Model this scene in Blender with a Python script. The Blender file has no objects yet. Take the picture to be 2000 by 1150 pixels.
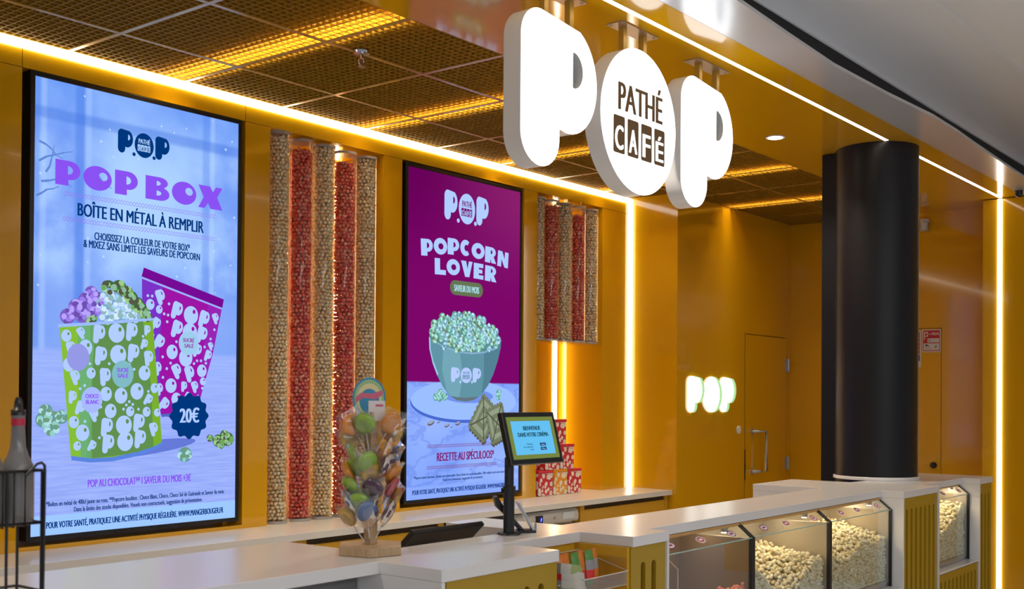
import bpy, bmesh, math, random
import numpy as np
from mathutils import Vector, Matrix
random.seed(7)
PI = math.pi
SC = bpy.context.scene
COL = SC.collection
# ------------------------------------------------------------------ camera
cam_data = bpy.data.cameras.new('camera')
cam = bpy.data.objects.new('camera', cam_data)
COL.objects.link(cam)
SC.camera = cam
YAW, PITCH, ROLL = 0.67056, 0.009633, 0.00692
Fv = Vector((math.cos(YAW) * math.cos(PITCH), math.sin(YAW) * math.cos(PITCH), math.sin(PITCH)))
Rv = Vector((math.sin(YAW), -math.cos(YAW), 0))
Uv = Rv.cross(Fv)
R2 = math.cos(ROLL) * Rv + math.sin(ROLL) * Uv
U2 = -math.sin(ROLL) * Rv + math.cos(ROLL) * Uv
cam.matrix_world = Matrix(((R2.x, U2.x, -Fv.x, 0), (R2.y, U2.y, -Fv.y, 0), (R2.z, U2.z, -Fv.z, 1.65), (0, 0, 0, 1)))
cam_data.sensor_width = 36
cam_data.lens = 2213.4 / 2000 * 36
cam_data.shift_y = (754.73 - 575) / 2000
cam_data.clip_start = 0.05
cam_data.dof.use_dof = True
cam_data.dof.focus_distance = 6.3
cam_data.dof.aperture_fstop = 4.5
# ------------------------------------------------------------------ view, world, lights
SC.view_settings.view_transform = 'Standard'
SC.view_settings.look = 'None'
SC.view_settings.gamma = 1
SC.view_settings.use_curve_mapping = False
SC.view_settings.exposure = 0.16
SC.cycles.use_denoising = True
SC.cycles.max_bounces = 10
SC.cycles.transparent_max_bounces = 24
SC.cycles.sample_clamp_indirect = 6.0
W = bpy.data.worlds.new('world')
SC.world = W
W.use_nodes = True
W.node_tree.nodes['Background'].inputs[0].default_value = (0.72, 0.80, 1.0, 1)
W.node_tree.nodes['Background'].inputs[1].default_value = 0.26


def area(name, loc, rot, sx, sy, power, color):
    d = bpy.data.lights.new(name, 'AREA')
    d.shape = 'RECTANGLE'
    d.size, d.size_y, d.energy, d.color = sx, sy, power, color
    o = bpy.data.objects.new(name, d)
    o.location, o.rotation_euler = loc, rot
    COL.objects.link(o)
    return o


# unseen fill lights added for the mall side, above and behind the camera
area('mall_fill_light', (3.0, -1.6, 3.60), (0, 0, 0), 7.0, 0.9, 55, (1.0, 0.95, 0.9))
area('mall_fill_light', (0.0, -4.5, 3.60), (0, 0, 0), 9.0, 1.6, 260, (0.88, 0.93, 1.0))

LED = 5.5       # radiance of the bare strips


# ------------------------------------------------------------------ materials
def srgb(r, g, b):
    f = lambda c: (c / 12.92) if c <= 0.04045 else ((c + 0.055) / 1.055) ** 2.4
    return (f(r / 255), f(g / 255), f(b / 255), 1)


MATS = {}


def mat(name, col, rough=0.5, metal=0.0, coat=0.0, spec=0.5, noise=0.0, nscale=8, bump=0.0, bscale=40):
    if name in MATS:
        return MATS[name]
    m = bpy.data.materials.new(name)
    m.use_nodes = True
    nt = m.node_tree
    b = nt.nodes['Principled BSDF']
    b.inputs['Base Color'].default_value = col
    b.inputs['Roughness'].default_value = rough
    b.inputs['Metallic'].default_value = metal
    b.inputs['Coat Weight'].default_value = coat
    b.inputs['Coat Roughness'].default_value = 0.04
    b.inputs['Specular IOR Level'].default_value = spec
    if noise > 0 or bump > 0:
        tc = nt.nodes.new('ShaderNodeTexCoord')
        n = nt.nodes.new('ShaderNodeTexNoise')
        n.inputs['Scale'].default_value = nscale
        n.inputs['Detail'].default_value = 5
        nt.links.new(tc.outputs['Object'], n.inputs['Vector'])
        if noise > 0:
            mx = nt.nodes.new('ShaderNodeMix')
            mx.data_type = 'RGBA'
            mx.inputs['A'].default_value = tuple(c * (1 - noise) for c in col[:3]) + (1,)
            mx.inputs['B'].default_value = tuple(min(1, c * (1 + noise)) for c in col[:3]) + (1,)
            nt.links.new(n.outputs['Fac'], mx.inputs['Factor'])
            nt.links.new(mx.outputs['Result'], b.inputs['Base Color'])
        if bump > 0:
            n2 = nt.nodes.new('ShaderNodeTexNoise')
            n2.inputs['Scale'].default_value = bscale
            nt.links.new(tc.outputs['Object'], n2.inputs['Vector'])
            bp = nt.nodes.new('ShaderNodeBump')
            bp.inputs['Strength'].default_value = bump
            bp.inputs['Distance'].default_value = 0.01
            nt.links.new(n2.outputs['Fac'], bp.inputs['Height'])
            nt.links.new(bp.outputs['Normal'], b.inputs['Normal'])
    MATS[name] = m
    return m


def emit(name, col, strength=1.0):
    if name in MATS:
        return MATS[name]
    m = bpy.data.materials.new(name)
    m.use_nodes = True
    nt = m.node_tree
    nt.nodes.clear()
    e = nt.nodes.new('ShaderNodeEmission')
    e.inputs['Color'].default_value = col
    e.inputs['Strength'].default_value = strength
    o = nt.nodes.new('ShaderNodeOutputMaterial')
    nt.links.new(e.outputs[0], o.inputs[0])
    MATS[name] = m
    return m


def clear(name, tint=(1, 1, 1, 1), gloss=0.08, rough=0.03, film=0.0, fres=0.6):
    """thin clear sheet: transparent with a Fresnel gloss and an optional milky film"""
    if name in MATS:
        return MATS[name]
    m = bpy.data.materials.new(name)
    m.use_nodes = True
    nt = m.node_tree
    nt.nodes.clear()
    t = nt.nodes.new('ShaderNodeBsdfTransparent')
    t.inputs[0].default_value = tint
    g = nt.nodes.new('ShaderNodeBsdfGlossy')
    g.inputs['Roughness'].default_value = rough
    g.inputs[0].default_value = (1, 1, 1, 1)
    fr = nt.nodes.new('ShaderNodeFresnel')
    fr.inputs[0].default_value = 1.45
    mm = nt.nodes.new('ShaderNodeMath')
    mm.operation = 'MULTIPLY_ADD'
    mm.inputs[1].default_value = fres
    mm.inputs[2].default_value = gloss * 0.2
    nt.links.new(fr.outputs[0], mm.inputs[0])
    mx = nt.nodes.new('ShaderNodeMixShader')
    nt.links.new(mm.outputs[0], mx.inputs[0])
    nt.links.new(t.outputs[0], mx.inputs[1])
    nt.links.new(g.outputs[0], mx.inputs[2])
    last = mx
    if film > 0:
        d = nt.nodes.new('ShaderNodeBsdfDiffuse')
        d.inputs[0].default_value = (0.9, 0.9, 0.9, 1)
        m2 = nt.nodes.new('ShaderNodeMixShader')
        m2.inputs[0].default_value = film
        nt.links.new(mx.outputs[0], m2.inputs[1])
        nt.links.new(d.outputs[0], m2.inputs[2])
        last = m2
    o = nt.nodes.new('ShaderNodeOutputMaterial')
    nt.links.new(last.outputs[0], o.inputs[0])
    MATS[name] = m
    return m


def wood(name, c1, c2, scale=6):
    if name in MATS:
        return MATS[name]
    m = mat(name, c1, 0.5)
    nt = m.node_tree
    tc = nt.nodes.new('ShaderNodeTexCoord')
    mp = nt.nodes.new('ShaderNodeMapping')
    mp.inputs['Scale'].default_value = (scale * 6, scale * 6, scale * 0.6)
    n = nt.nodes.new('ShaderNodeTexNoise')
    n.inputs['Scale'].default_value = 3
    n.inputs['Detail'].default_value = 6
    r = nt.nodes.new('ShaderNodeValToRGB')
    r.color_ramp.elements[0].color = c1
    r.color_ramp.elements[1].color = c2
    r.color_ramp.elements[0].position = 0.35
    r.color_ramp.elements[1].position = 0.7
    nt.links.new(tc.outputs['Object'], mp.inputs[0])
    nt.links.new(mp.outputs[0], n.inputs['Vector'])
    nt.links.new(n.outputs['Fac'], r.inputs[0])
    nt.links.new(r.outputs[0], nt.nodes['Principled BSDF'].inputs['Base Color'])
    return m


GOLD = mat('amber_lacquer', (0.68, 0.345, 0.005, 1), 0.09, coat=0.3, noise=0.03, nscale=1.5)
GOLD_SATIN = mat('amber_satin', (0.62, 0.31, 0.01, 1), 0.35, noise=0.03, nscale=2)
GOLD_CAB = mat('amber_cabinet', (0.62, 0.33, 0.02, 1), 0.32, noise=0.03, nscale=2)
GOLD_METAL = mat('brass_paint', (0.55, 0.33, 0.05, 1), 0.3, metal=0.3)
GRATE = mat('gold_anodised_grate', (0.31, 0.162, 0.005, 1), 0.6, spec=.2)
RAIL = mat('gold_rail', (0.62, 0.38, 0.10, 1), 0.22, metal=0.45)
DARK_GAP = mat('dark_gap', (0.035, 0.018, 0.004, 1), 0.6)
WHITE_TOP = mat('white_composite', (0.74, 0.71, 0.68, 1), 0.22, noise=0.015, nscale=3)
WHITE_PAINT = mat('white_paint', (0.82, 0.82, 0.82, 1), 0.55, noise=0.02, nscale=2)
BLACK = mat('black_satin', (0.012, 0.011, 0.011, 1), 0.38)
BLACK_PLASTIC = mat('black_plastic', (0.01, 0.01, 0.011, 1), 0.3)
BLACK_WIRE = mat('black_wire', (0.008, 0.008, 0.009, 1), 0.35)
COLUMN = mat('black_column_paint', (0.007, 0.006, 0.006, 1), 0.40, spec=.34, bump=0.05, bscale=60)
STEEL = mat('brushed_steel', (0.52, 0.52, 0.52, 1), 0.3, metal=0.9, noise=0.08, nscale=14)
CHROME = mat('chrome', (0.7, 0.7, 0.72, 1), 0.12, metal=1.0)
FASCIA = mat('polished_fascia_metal', (0.66, 0.67, 0.70, 1), 0.2, metal=0.35, noise=0.06, nscale=3, bump=0.12, bscale=2.2)
ACRYL = clear('clear_acrylic', (0.99, 0.985, 0.97, 1), 0.0, 0.03)
GLASS = clear('case_glass', (0.96, 0.98, 0.97, 1), 0.0, 0.01, fres=.28)
GLASS_EDGE = mat('glass_edge_green', (0.30, 0.48, 0.42, 1), 0.15)
WRAP = clear('cellophane', (0.98, 0.98, 0.98, 1), 0.2, 0.12, film=0.02)
LEDM = emit('led_white', (1.0, 0.90, 0.76, 1), LED)
LEDV = emit('led_white_vertical', (1.0, 0.94, 0.84, 1), LED * 0.85)
LEDN = emit('led_niche', (1.0, 0.78, 0.50, 1), 16.0)
LAMP = emit('lamp_tube', (1.0, 0.86, 0.52, 1), 55.0)
SIGNFACE = emit('sign_face', (0.97, 0.985, 1.0, 1), 2.3)
SIGNSIDE = mat('sign_side_white', (0.80, 0.80, 0.78, 1), 0.3)


# ------------------------------------------------------------------ mesh builder
class MB:
    def __init__(self):
        self.v, self.f, self.m, self.s = [], [], [], []

    def add(self, vs, fs, mi=0, smooth=False):
        b = len(self.v)
        self.v += [tuple(p) for p in vs]
        for f in fs:
            self.f.append([i + b for i in f])
            self.m.append(mi)
            self.s.append(smooth)
        return self

    def box(self, x0, x1, y0, y1, z0, z1, mi=0):
        x0, x1 = sorted((x0, x1)); y0, y1 = sorted((y0, y1)); z0, z1 = sorted((z0, z1))
        v = [(x, y, z) for z in (z0, z1) for y in (y0, y1) for x in (x0, x1)]
        return self.add(v, [(0, 2, 3, 1), (4, 5, 7, 6), (0, 1, 5, 4), (2, 6, 7, 3), (0, 4, 6, 2), (1, 3, 7, 5)], mi)

    def obox(self, o, ax, ay, az, mi=0):
        """oriented box: corner o and three edge vectors"""
        o, ax, ay, az = map(Vector, (o, ax, ay, az))
        v = [o + ax * i + ay * j + az * k for k in (0, 1) for j in (0, 1) for i in (0, 1)]
        return self.add(v, [(0, 2, 3, 1), (4, 5, 7, 6), (0, 1, 5, 4), (2, 6, 7, 3), (0, 4, 6, 2), (1, 3, 7, 5)], mi)

    def prism(self, pts, a, b, axis='z', mi=0, smooth=False):
        """extrude a 2D outline along an axis; (x,y) for z, (x,z) for y, (y,z) for x"""
        n = len(pts)
        put = {'z': lambda p, t: (p[0], p[1], t), 'y': lambda p, t: (p[0], t, p[1]), 'x': lambda p, t: (t, p[0], p[1])}[axis]
        v = [put(p, a) for p in pts] + [put(p, b) for p in pts]
        self.add(v, [list(range(n))[::-1], list(range(n, 2 * n))], mi)
        b0 = len(self.v) - 2 * n
        for i in range(n):
            j = (i + 1) % n
            self.f.append([b0 + i, b0 + j, b0 + n + j, b0 + n + i]); self.m.append(mi); self.s.append(smooth)
        return self

    def lathe(self, prof, c=(0, 0, 0), seg=32, mi=0, smooth=True):
        """prof: (radius, z) from bottom to top"""
        c = Vector(c)
        vs, fs = [], []
        for r, z in prof:
            for k in range(seg):
                a = 2 * PI * k / seg
                vs.append((c.x + r * math.cos(a), c.y + r * math.sin(a), c.z + z))
        for i in range(len(prof) - 1):
            for k in range(seg):
                j = (k + 1) % seg
                fs.append((i * seg + k, i * seg + j, (i + 1) * seg + j, (i + 1) * seg + k))
        self.add(vs, fs, mi, smooth)
        self.add([vs[k] for k in range(seg)], [list(range(seg))[::-1]], mi)
        self.add([vs[(len(prof) - 1) * seg + k] for k in range(seg)], [list(range(seg))], mi)
        return self

    def tube(self, path, r, seg=8, mi=0, closed=False):
        path = [Vector(p) for p in path]
        n = len(path)
        vs, fs = [], []
        for i, p in enumerate(path):
            if closed:
                t = (path[(i + 1) % n] - path[i - 1]).normalized()
            else:
                t = (path[min(i + 1, n - 1)] - path[max(i - 1, 0)]).normalized()
            ref = Vector((0, 0, 1)) if abs(t.z) < 0.9 else Vector((1, 0, 0))
            a = t.cross(ref).normalized()
            b = t.cross(a)
            rr = r[i] if isinstance(r, (list, tuple)) else r
            for k in range(seg):
                an = 2 * PI * k / seg
                vs.append(p + a * rr * math.cos(an) + b * rr * math.sin(an))
        for i in range(n if closed else n - 1):
            i2 = (i + 1) % n
            for k in range(seg):
                j = (k + 1) % seg
                fs.append((i * seg + k, i * seg + j, i2 * seg + j, i2 * seg + k))
        self.add(vs, fs, mi, True)
        if not closed:
            self.add(vs[:seg], [list(range(seg))[::-1]], mi)
            self.add(vs[-seg:], [list(range(seg))], mi)
        return self

    def xf(self, M):
        self.v = [tuple(M @ Vector(p)) for p in self.v]
        return self

    def build(self, name, mats, parent=None, bevel=0.0, loc=None):
        me = bpy.data.meshes.new(name)
        me.from_pydata(self.v, [], self.f)
        if not isinstance(mats, (list, tuple)):
            mats = [mats]
        for m in mats:
            me.materials.append(m)
        me.polygons.foreach_set('material_index', self.m)
        me.polygons.foreach_set('use_smooth', self.s)
        me.update()
        bm = bmesh.new(); bm.from_mesh(me)
        bmesh.ops.recalc_face_normals(bm, faces=bm.faces)
        bm.to_mesh(me); bm.free()
        o = bpy.data.objects.new(name, me)
        COL.objects.link(o)
        if parent is not None:
            o.parent = parent
        if loc is not None:
            o.location = loc
        if bevel > 0:
            bv = o.modifiers.new('bevel', 'BEVEL')
            bv.width, bv.segments, bv.limit_method = bevel, 2, 'ANGLE'
            bv.angle_limit = math.radians(40)
        return o


def tag(o, label, cat, group=None, kind=None):
    o['label'] = label
    o['category'] = cat
    if group: o['group'] = group
    if kind: o['kind'] = kind
    return o


def thing(name, label, cat, loc=(0, 0, 0), rotz=0, group=None):
    o = bpy.data.objects.new(name, None)
    o.empty_display_size = 0.1
    o.location = loc
    o.rotation_euler = (0, 0, rotz)
    COL.objects.link(o)
    return tag(o, label, cat, group)


def struct(o, label=None):
    o['kind'] = 'structure'
    if label: o['label'] = label
    return o


def copy_tree(root, label=None, loc=None, rot=None):
    r = root.copy(); COL.objects.link(r)
    if label: r['label'] = label
    if loc is not None: r.location = loc
    if rot is not None: r.rotation_euler = rot
    for ch in list(root.children):
        c = ch.copy(); COL.objects.link(c); c.parent = r
        for g in list(ch.children):
            d = g.copy(); COL.objects.link(d); d.parent = c
    return r


# ------------------------------------------------------------------ flat shapes: fills, glyphs, lettering
def curve_mesh(cu):
    o = bpy.data.objects.new('tmp', cu)
    COL.objects.link(o)
    dg = bpy.context.evaluated_depsgraph_get()
    ev = o.evaluated_get(dg)
    me = ev.to_mesh()
    v = [(p.co.x, p.co.y) for p in me.vertices]
    f = [list(p.vertices) for p in me.polygons]
    ev.to_mesh_clear()
    bpy.data.objects.remove(o)
    bpy.data.curves.remove(cu)
    return v, f


def fill(loops):
    cu = bpy.data.curves.new('tmp', 'CURVE')
    cu.dimensions = '2D'
    cu.fill_mode = 'BOTH'
    for L in loops:
        sp = cu.splines.new('POLY')
        sp.points.add(len(L) - 1)
        for i, p in enumerate(L):
            sp.points[i].co = (p[0], p[1], 0, 1)
        sp.use_cyclic_u = True
    return curve_mesh(cu)


TEXTS = {}


def text(body, x0, x1, zb, cap, bold=0.0, space=1.0):
    """lettering fitted between x0 and x1 with its baseline at zb and capital height cap"""
    key = (body, bold, space)
    if key not in TEXTS:
        cu = bpy.data.curves.new('tmp', 'FONT')
        cu.body = body
        cu.size = 1
        cu.offset = bold
        cu.space_character = space
        cu.resolution_u = 3
        TEXTS[key] = curve_mesh(cu)
    v, f = TEXTS[key]
    a = min(p[0] for p in v); b = max(p[0] for p in v)
    s = (x1 - x0) / (b - a)
    sz = cap / (0.728 + bold)
    return [(x0 + (p[0] - a) * s, zb + p[1] * sz) for p in v], f


def ell(cx, cz, rx, rz=None, n=28, rot=0.0, a0=0.0, a1=2 * PI):
    rz = rx if rz is None else rz
    full = abs(a1 - a0 - 2 * PI) < 1e-6
    k = n if full else n + 1
    out = []
    for i in range(k):
        a = a0 + (a1 - a0) * i / n
        x, z = rx * math.cos(a), rz * math.sin(a)
        out.append((cx + x * math.cos(rot) - z * math.sin(rot), cz + x * math.sin(rot) + z * math.cos(rot)))
    return out


def arc(cx, cz, rx, rz, d0, d1, n=10):
    return [(cx + rx * math.cos(math.radians(d0 + (d1 - d0) * i / n)), cz + rz * math.sin(math.radians(d0 + (d1 - d0) * i / n))) for i in range(n + 1)]


def glyph_soft_p():
    """the puffy sign P: round corners, one D-shaped eye; unit box"""
    o = arc(0.245, 0.2, 0.245, 0.2, 180, 360, 14)             # stem foot
    o += [(0.49, 0.265)]
    o += arc(0.60, 0.625, 0.40, 0.365, -104, 66, 22)          # bowl
    o += arc(0.245, 0.8, 0.245, 0.2, 90, 180, 10)             # shoulder
    h = [(0.665, 0.575)] + arc(0.675, 0.69, 0.13, 0.12, -85, 85, 12) + [(0.665, 0.805)]
    return [o, h]


def glyph(c):
    if c == 'P':
        return [[(0, 0), (0, 1), (.58, 1)] + arc(.58, .62, .42, .38, 90, -90, 12) + [(.52, .24), (.52, 0)],
                [(.5, .45)] + arc(.5, .62, .2, .17, -90, 90, 8)]
    if c == 'O':
        return [ell(.5, .5, .5, .5), ell(.7, .6, .15, .17, rot=.3)]
    if c == 'o':
        return [ell(.5, .5, .5, .5), ell(.53, .5, .19, .19)]
    if c == 'B':
        return [[(0, 0), (0, 1), (.6, 1)] + arc(.6, .77, .33, .23, 90, -60, 8) + arc(.6, .29, .4, .29, 60, -90, 10),
                [(.46, .63)] + arc(.46, .73, .17, .1, -90, 90, 6), [(.46, .2)] + arc(.46, .31, .2, .11, -90, 90, 6)]
    if c == 'X':
        return [[(0, 1), (.48, 1), (.6, .76), (.72, 1), (1, 1), (.78, .55), (1, 0), (.5, 0), (.4, .25), (.26, 0), (0, 0), (.22, .48)]]
    if c == 'C':
        return [arc(.5, .5, .5, .5, 48, 312, 22) + arc(.58, .5, .2, .2, 300, 60, 12)]
    if c == 'R':
        return [[(0, 0), (0, 1), (.58, 1)] + arc(.58, .69, .38, .31, 90, -60, 10) + [(1.02, 0), (.6, 0), (.5, .28), (.48, 0)],
                [(.5, .56)] + arc(.5, .69, .17, .13, -90, 90, 6)]
    if c == 'N':
        return [[(0, 0), (0, 1), (.4, 1), (.66, .52), (.66, 1), (1, 1), (1, 0), (.68, 0), (.36, .5), (.36, 0)]]
    if c == 'L':
        return [[(0, 0), (0, 1), (.48, 1), (.48, .3), (1, .3), (1, 0)]]
    if c == 'V':
        return [[(0, 1), (.44, 1), (.56, .5), (.68, 1), (1, 1), (.72, 0), (.36, 0)]]
    if c == 'E':
        return [[(0, 0), (0, 1), (.92, 1), (.92, .74), (.5, .74), (.5, .62), (.84, .62), (.84, .38), (.5, .38), (.5, .26), (.95, .26), (.95, 0)]]


GL = {}


def gfill(c):
    if c not in GL:
        GL[c] = fill(glyph_soft_p() if c == 'soft' else glyph(c))
    return GL[c]


class Art:
    """flat print or screen picture, layers stacked a fraction of a millimetre apart"""

    def __init__(self, eps=0.0004):
        self.mb, self.mats, self.eps = MB(), [], eps

    def mi(self, m):
        if m not in self.mats: self.mats.append(m)
        return self.mats.index(m)

    def put(self, vf, m, layer):
        v, f = vf
        self.mb.add([(p[0], p[1], layer * self.eps) for p in v], f, self.mi(m))

    def poly(self, pts, m, layer):
        self.put((pts, [list(range(len(pts)))]), m, layer)

    def rect(self, x0, x1, z0, z1, m, layer):
        self.poly([(x0, z0), (x1, z0), (x1, z1), (x0, z1)], m, layer)

    def text(self, body, x0, x1, zb, cap, m, layer, bold=0.0, space=1.0):
        # heavier weights are struck several times, a hair apart
        d0 = cap * (.026 + bold * .7)
        v, f = text(body, x0 + d0, x1 - d0, zb, cap, 0.0, space)
        d = cap * (.026 + bold * .7)
        for k, dx in enumerate((-d, -d / 2, 0, d / 2, d)):
            self.put(([(p[0] + dx, p[1]) for p in v], f), m, layer + .12 * k)

    def glyph(self, c, x0, x1, z0, z1, m, layer, rot=0.0, shear=0.0):
        v, f = gfill(c)
        cx, cz = (x0 + x1) / 2, (z0 + z1) / 2
        out = []
        for p in v:
            x, z = x0 + p[0] * (x1 - x0) - cx, z0 + p[1] * (z1 - z0) - cz
            x, z = x * math.cos(rot) - z * math.sin(rot), x * math.sin(rot) + z * math.cos(rot)
            out.append((cx + x, cz + z + shear * x))
        self.put((out, f), m, layer)

    def build(self, name, parent, origin, s=1.0, ux=(1, 0, 0), uz=(0, 0, 1), n=(0, -1, 0)):
        o, ux, uz, n = Vector(origin), Vector(ux), Vector(uz), Vector(n)
        me = bpy.data.meshes.new(name)
        me.from_pydata([o + ux * p[0] * s + uz * p[1] * s + n * p[2] for p in self.mb.v], [], self.mb.f)
        for m in self.mats: me.materials.append(m)
        me.polygons.foreach_set('material_index', self.mb.m)
        me.update()
        ob = bpy.data.objects.new(name, me)
        COL.objects.link(ob)
        ob.parent = parent
        return ob


def logo(a, x0, x1, z0, z1, fg, bg, layer, dots=True):
    """P O P with the lettering in the O"""
    w, h = x1 - x0, z1 - z0
    pw = 0.285 * w
    a.glyph('soft', x0, x0 + pw, z0 + .04 * h, z1, fg, layer)
    a.glyph('soft', x1 - pw, x1, z0 + .04 * h, z1, fg, layer)
    cx, cz = x0 + .5 * w, z0 + .5 * h
    rx, rz = .185 * w, .5 * h
    a.poly(ell(cx, cz, rx, rz, 36), fg, layer)
    a.text('PATHÉ', cx - .60 * rx, cx + .62 * rx, cz + .12 * rz, .40 * rz, bg, layer + 1, bold=.01)
    n = 4
    bw = 1.36 * rx / n
    for i, c in enumerate('CAFÉ'):
        bx = cx - .68 * rx + i * bw
        a.rect(bx, bx + .86 * bw, cz - .50 * rz, cz + .02 * rz, bg, layer + 1)
        a.text(c, bx + .16 * bw, bx + .70 * bw, cz - .44 * rz, .32 * rz, fg, layer + 2, bold=.03)
    if dots:
        for sx in (-1, 1):
            a.poly(ell(cx + sx * 1.05 * rx, z0 + .07 * h, .032 * w, .032 * w, 12), fg, layer)


def chain(a, x0, x1, z, m, layer, amp=0.0085, wl=0.030, th=0.0028):
    for ph in (0, PI):
        n = int((x1 - x0) / wl * 8)
        v, f = [], []
        for i in range(n + 1):
            x = x0 + (x1 - x0) * i / n
            y = z + amp * math.sin(2 * PI * (x - x0) / wl + ph)
            v += [(x, y - th / 2), (x, y + th / 2)]
        for i in range(n):
            f.append((2 * i, 2 * i + 2, 2 * i + 3, 2 * i + 1))
        a.put((v, f), m, layer)


def flat_popcorn(a, cx, cz, r, shades, layer, n=7, rng=random):
    """a little picture of one popped kernel"""
    a.poly(ell(cx, cz, r, r * .95, 14), shades[0], layer)
    for k in range(n):
        an = 2 * PI * k / n + rng.random()
        d = r * (.35 + .4 * rng.random())
        a.poly(ell(cx + d * math.cos(an), cz + d * math.sin(an), r * (.26 + .2 * rng.random()), r * (.24 + .15 * rng.random()), 9), shades[1 + k % (len(shades) - 1)], layer + 1 + .15 * k)

# ================================================================== THE ROOM
ZC = 3.34            # underside of the beam and of the grid ceiling
YA, YN = 5.187, 5.62  # display wall face, back of its niches
YB = 4.729           # wall with the door
XW, XC = 8.143, 10.32
ZB, ZF = 0.898, 1.123  # back worktop, front counter

FLOOR = mat('pale_floor_tile', (0.66, 0.65, 0.64, 1), 0.3, noise=0.05, nscale=1.2)
struct(MB().box(-7, 14, -9, 6, -0.1, 0).build('floor', FLOOR))

# display wall: pilasters, recesses, niches, header
w = MB()
REC = [(2.765, 4.087, 0.918, 3.212, 0.13), (5.365, 6.671, 0.918, 3.211, 0.13)]
NI = [(4.265, 5.195), (6.836, 7.722)]
for x0, x1 in ((-2.0, 2.765), (4.087, 4.265), (5.195, 5.365), (6.671, 6.836), (7.722, XW)):
    w.box(x0, x1, YA, YN, 0, 3.207)
for x0, x1, z0, z1, d in REC:
    w.box(x0, x1, YA, YN, 0, z0)
    w.box(x0, x1, YA + d, YN, z0, 3.207)
for x0, x1 in NI:
    w.box(x0, x1, YA, YN, 0, 0.86)
w.box(-2.0, XW, YN, YN + 0.1, 0, ZC + 0.5)
w.build('wall_back', GOLD)
struct(bpy.data.objects['wall_back'])
hd = MB()
for x0, x1 in ((-2.0, 2.763), (2.767, 4.085), (4.089, 6.668), (6.672, XW)):
    hd.box(x0, x1, YA, YN, 3.210, ZC + 0.5)
struct(hd.build('trim_1', GOLD))          # header panels over the recesses
# wall with the door, flush with the end of the recess
wb = MB()
wb.box(XW, 9.355, YB, YN + 0.1, 0, ZC + 0.5)
wb.box(9.355, 10.235, YB, YN + 0.1, 2.245, ZC + 0.5)
wb.box(10.235, XC + .2, YB, YN + 0.1, 0, ZC + 0.5)
wb.box(9.355, 10.235, YB + 0.06, YN + 0.1, 0, 2.245)
struct(wb.build('wall_end', GOLD))
# right-hand wall
wr = MB()
wr.box(XC, XC + .2, 2.70, YB, 2.30, ZC + .5).box(XC, XC + .2, 2.70, 3.287, 0, 2.30).box(XC, XC + .2, 3.97, YB, 0, 2.30)
wr.box(XC + .05, XC + .2, 3.287, 3.97, 0, 2.30)
struct(wr.build('wall_right', GOLD))
struct(MB().box(9.912, 10.6, -0.5, 2.818, 0, 3.332).build('wall_front_right', GOLD))

# door
d1 = MB().box(9.372, 10.226, YB - 0.002, YB + 0.05, 0.0, 2.238).build('door_1', GOLD, bevel=.003)
struct(d1)
MB().box(9.3555, 9.3705, YB + .004, YB + .05, 0, 2.243).build('rebate', mat('door_rebate_brown', (0.10, 0.045, 0.012, 1), .5), d1)
hb = MB().tube([(9.50, YB - .002, 1.356), (9.50, YB - .07, 1.356), (9.66, YB - .07, 1.356), (9.66, YB - .07, 0.989), (9.50, YB - .07, 0.989), (9.50, YB - .002, 0.989)], .014, 10)
hb.build('door_handle', STEEL, d1)
for z in (1.356, .989):
    MB().lathe([(.03, 0), (.03, .012)], seg=20).xf(Matrix.Translation((9.50, YB - .002, z)) @ Matrix.Rotation(PI / 2, 4, 'X')).build('handle_rose', STEEL, d1)
for z in (1.977, 1.038):
    h = MB().box(10.20, 10.262, YB - .014, YB - .001, z - .06, z + .06).tube([(10.232, YB - .02, z - .06), (10.232, YB - .02, z + .06)], .013, 10)
    h.build('hinge', STEEL, d1, bevel=.002)
MB().box(9.357, 9.371, YB - .004, YB + .003, .915, 1.19).box(9.359, 9.369, YB - .006, YB - .003, .99, 1.06).build('lock_plate', BLACK_PLASTIC, d1)
MB().lathe([(.012, 0), (.012, .004)], seg=16).xf(Matrix.Translation((9.449, YB - .002, 2.044)) @ Matrix.Rotation(PI / 2, 4, 'X')).build('door_stud', GOLD_METAL, d1)
# hose cabinet hatch in the right-hand wall
d2 = MB().box(XC - .002, XC + .04, 3.291, 3.966, 0.05, 2.296).build('door_2', GOLD, bevel=.002)
struct(d2)
MB().lathe([(.028, 0), (.028, .02), (.02, .03)], seg=20).xf(Matrix.Translation((XC - .002, 3.351, 1.07)) @ Matrix.Rotation(-PI / 2, 4, 'Y')).build('door_knob', BLACK_PLASTIC, d2)
MB().box(XC + .002, XC + .02, 3.2885, 3.2905, .05, 2.3).box(XC + .002, XC + .02, 3.2885, 3.968, 2.2965, 2.2985).build('door_gap', DARK_GAP, d2)

# beam over the counter and the grid ceiling behind it
BEAM_Y0, BEAM_Y1 = 2.50, 3.508
bmx = MB()
for x0, x1 in ((-1.5, 3.30), (3.302, 6.02), (6.022, 8.30), (8.302, XC)):
    bmx.box(x0, x1, 2.688, BEAM_Y1, ZC, ZC + .5)
bmx.box(-1.5, XC, BEAM_Y0, 2.660, ZC, ZC + .5).box(-1.5, XC, 2.66, 2.688, ZC + .012, ZC + .5)
struct(bmx.build('beam', GOLD))

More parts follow.
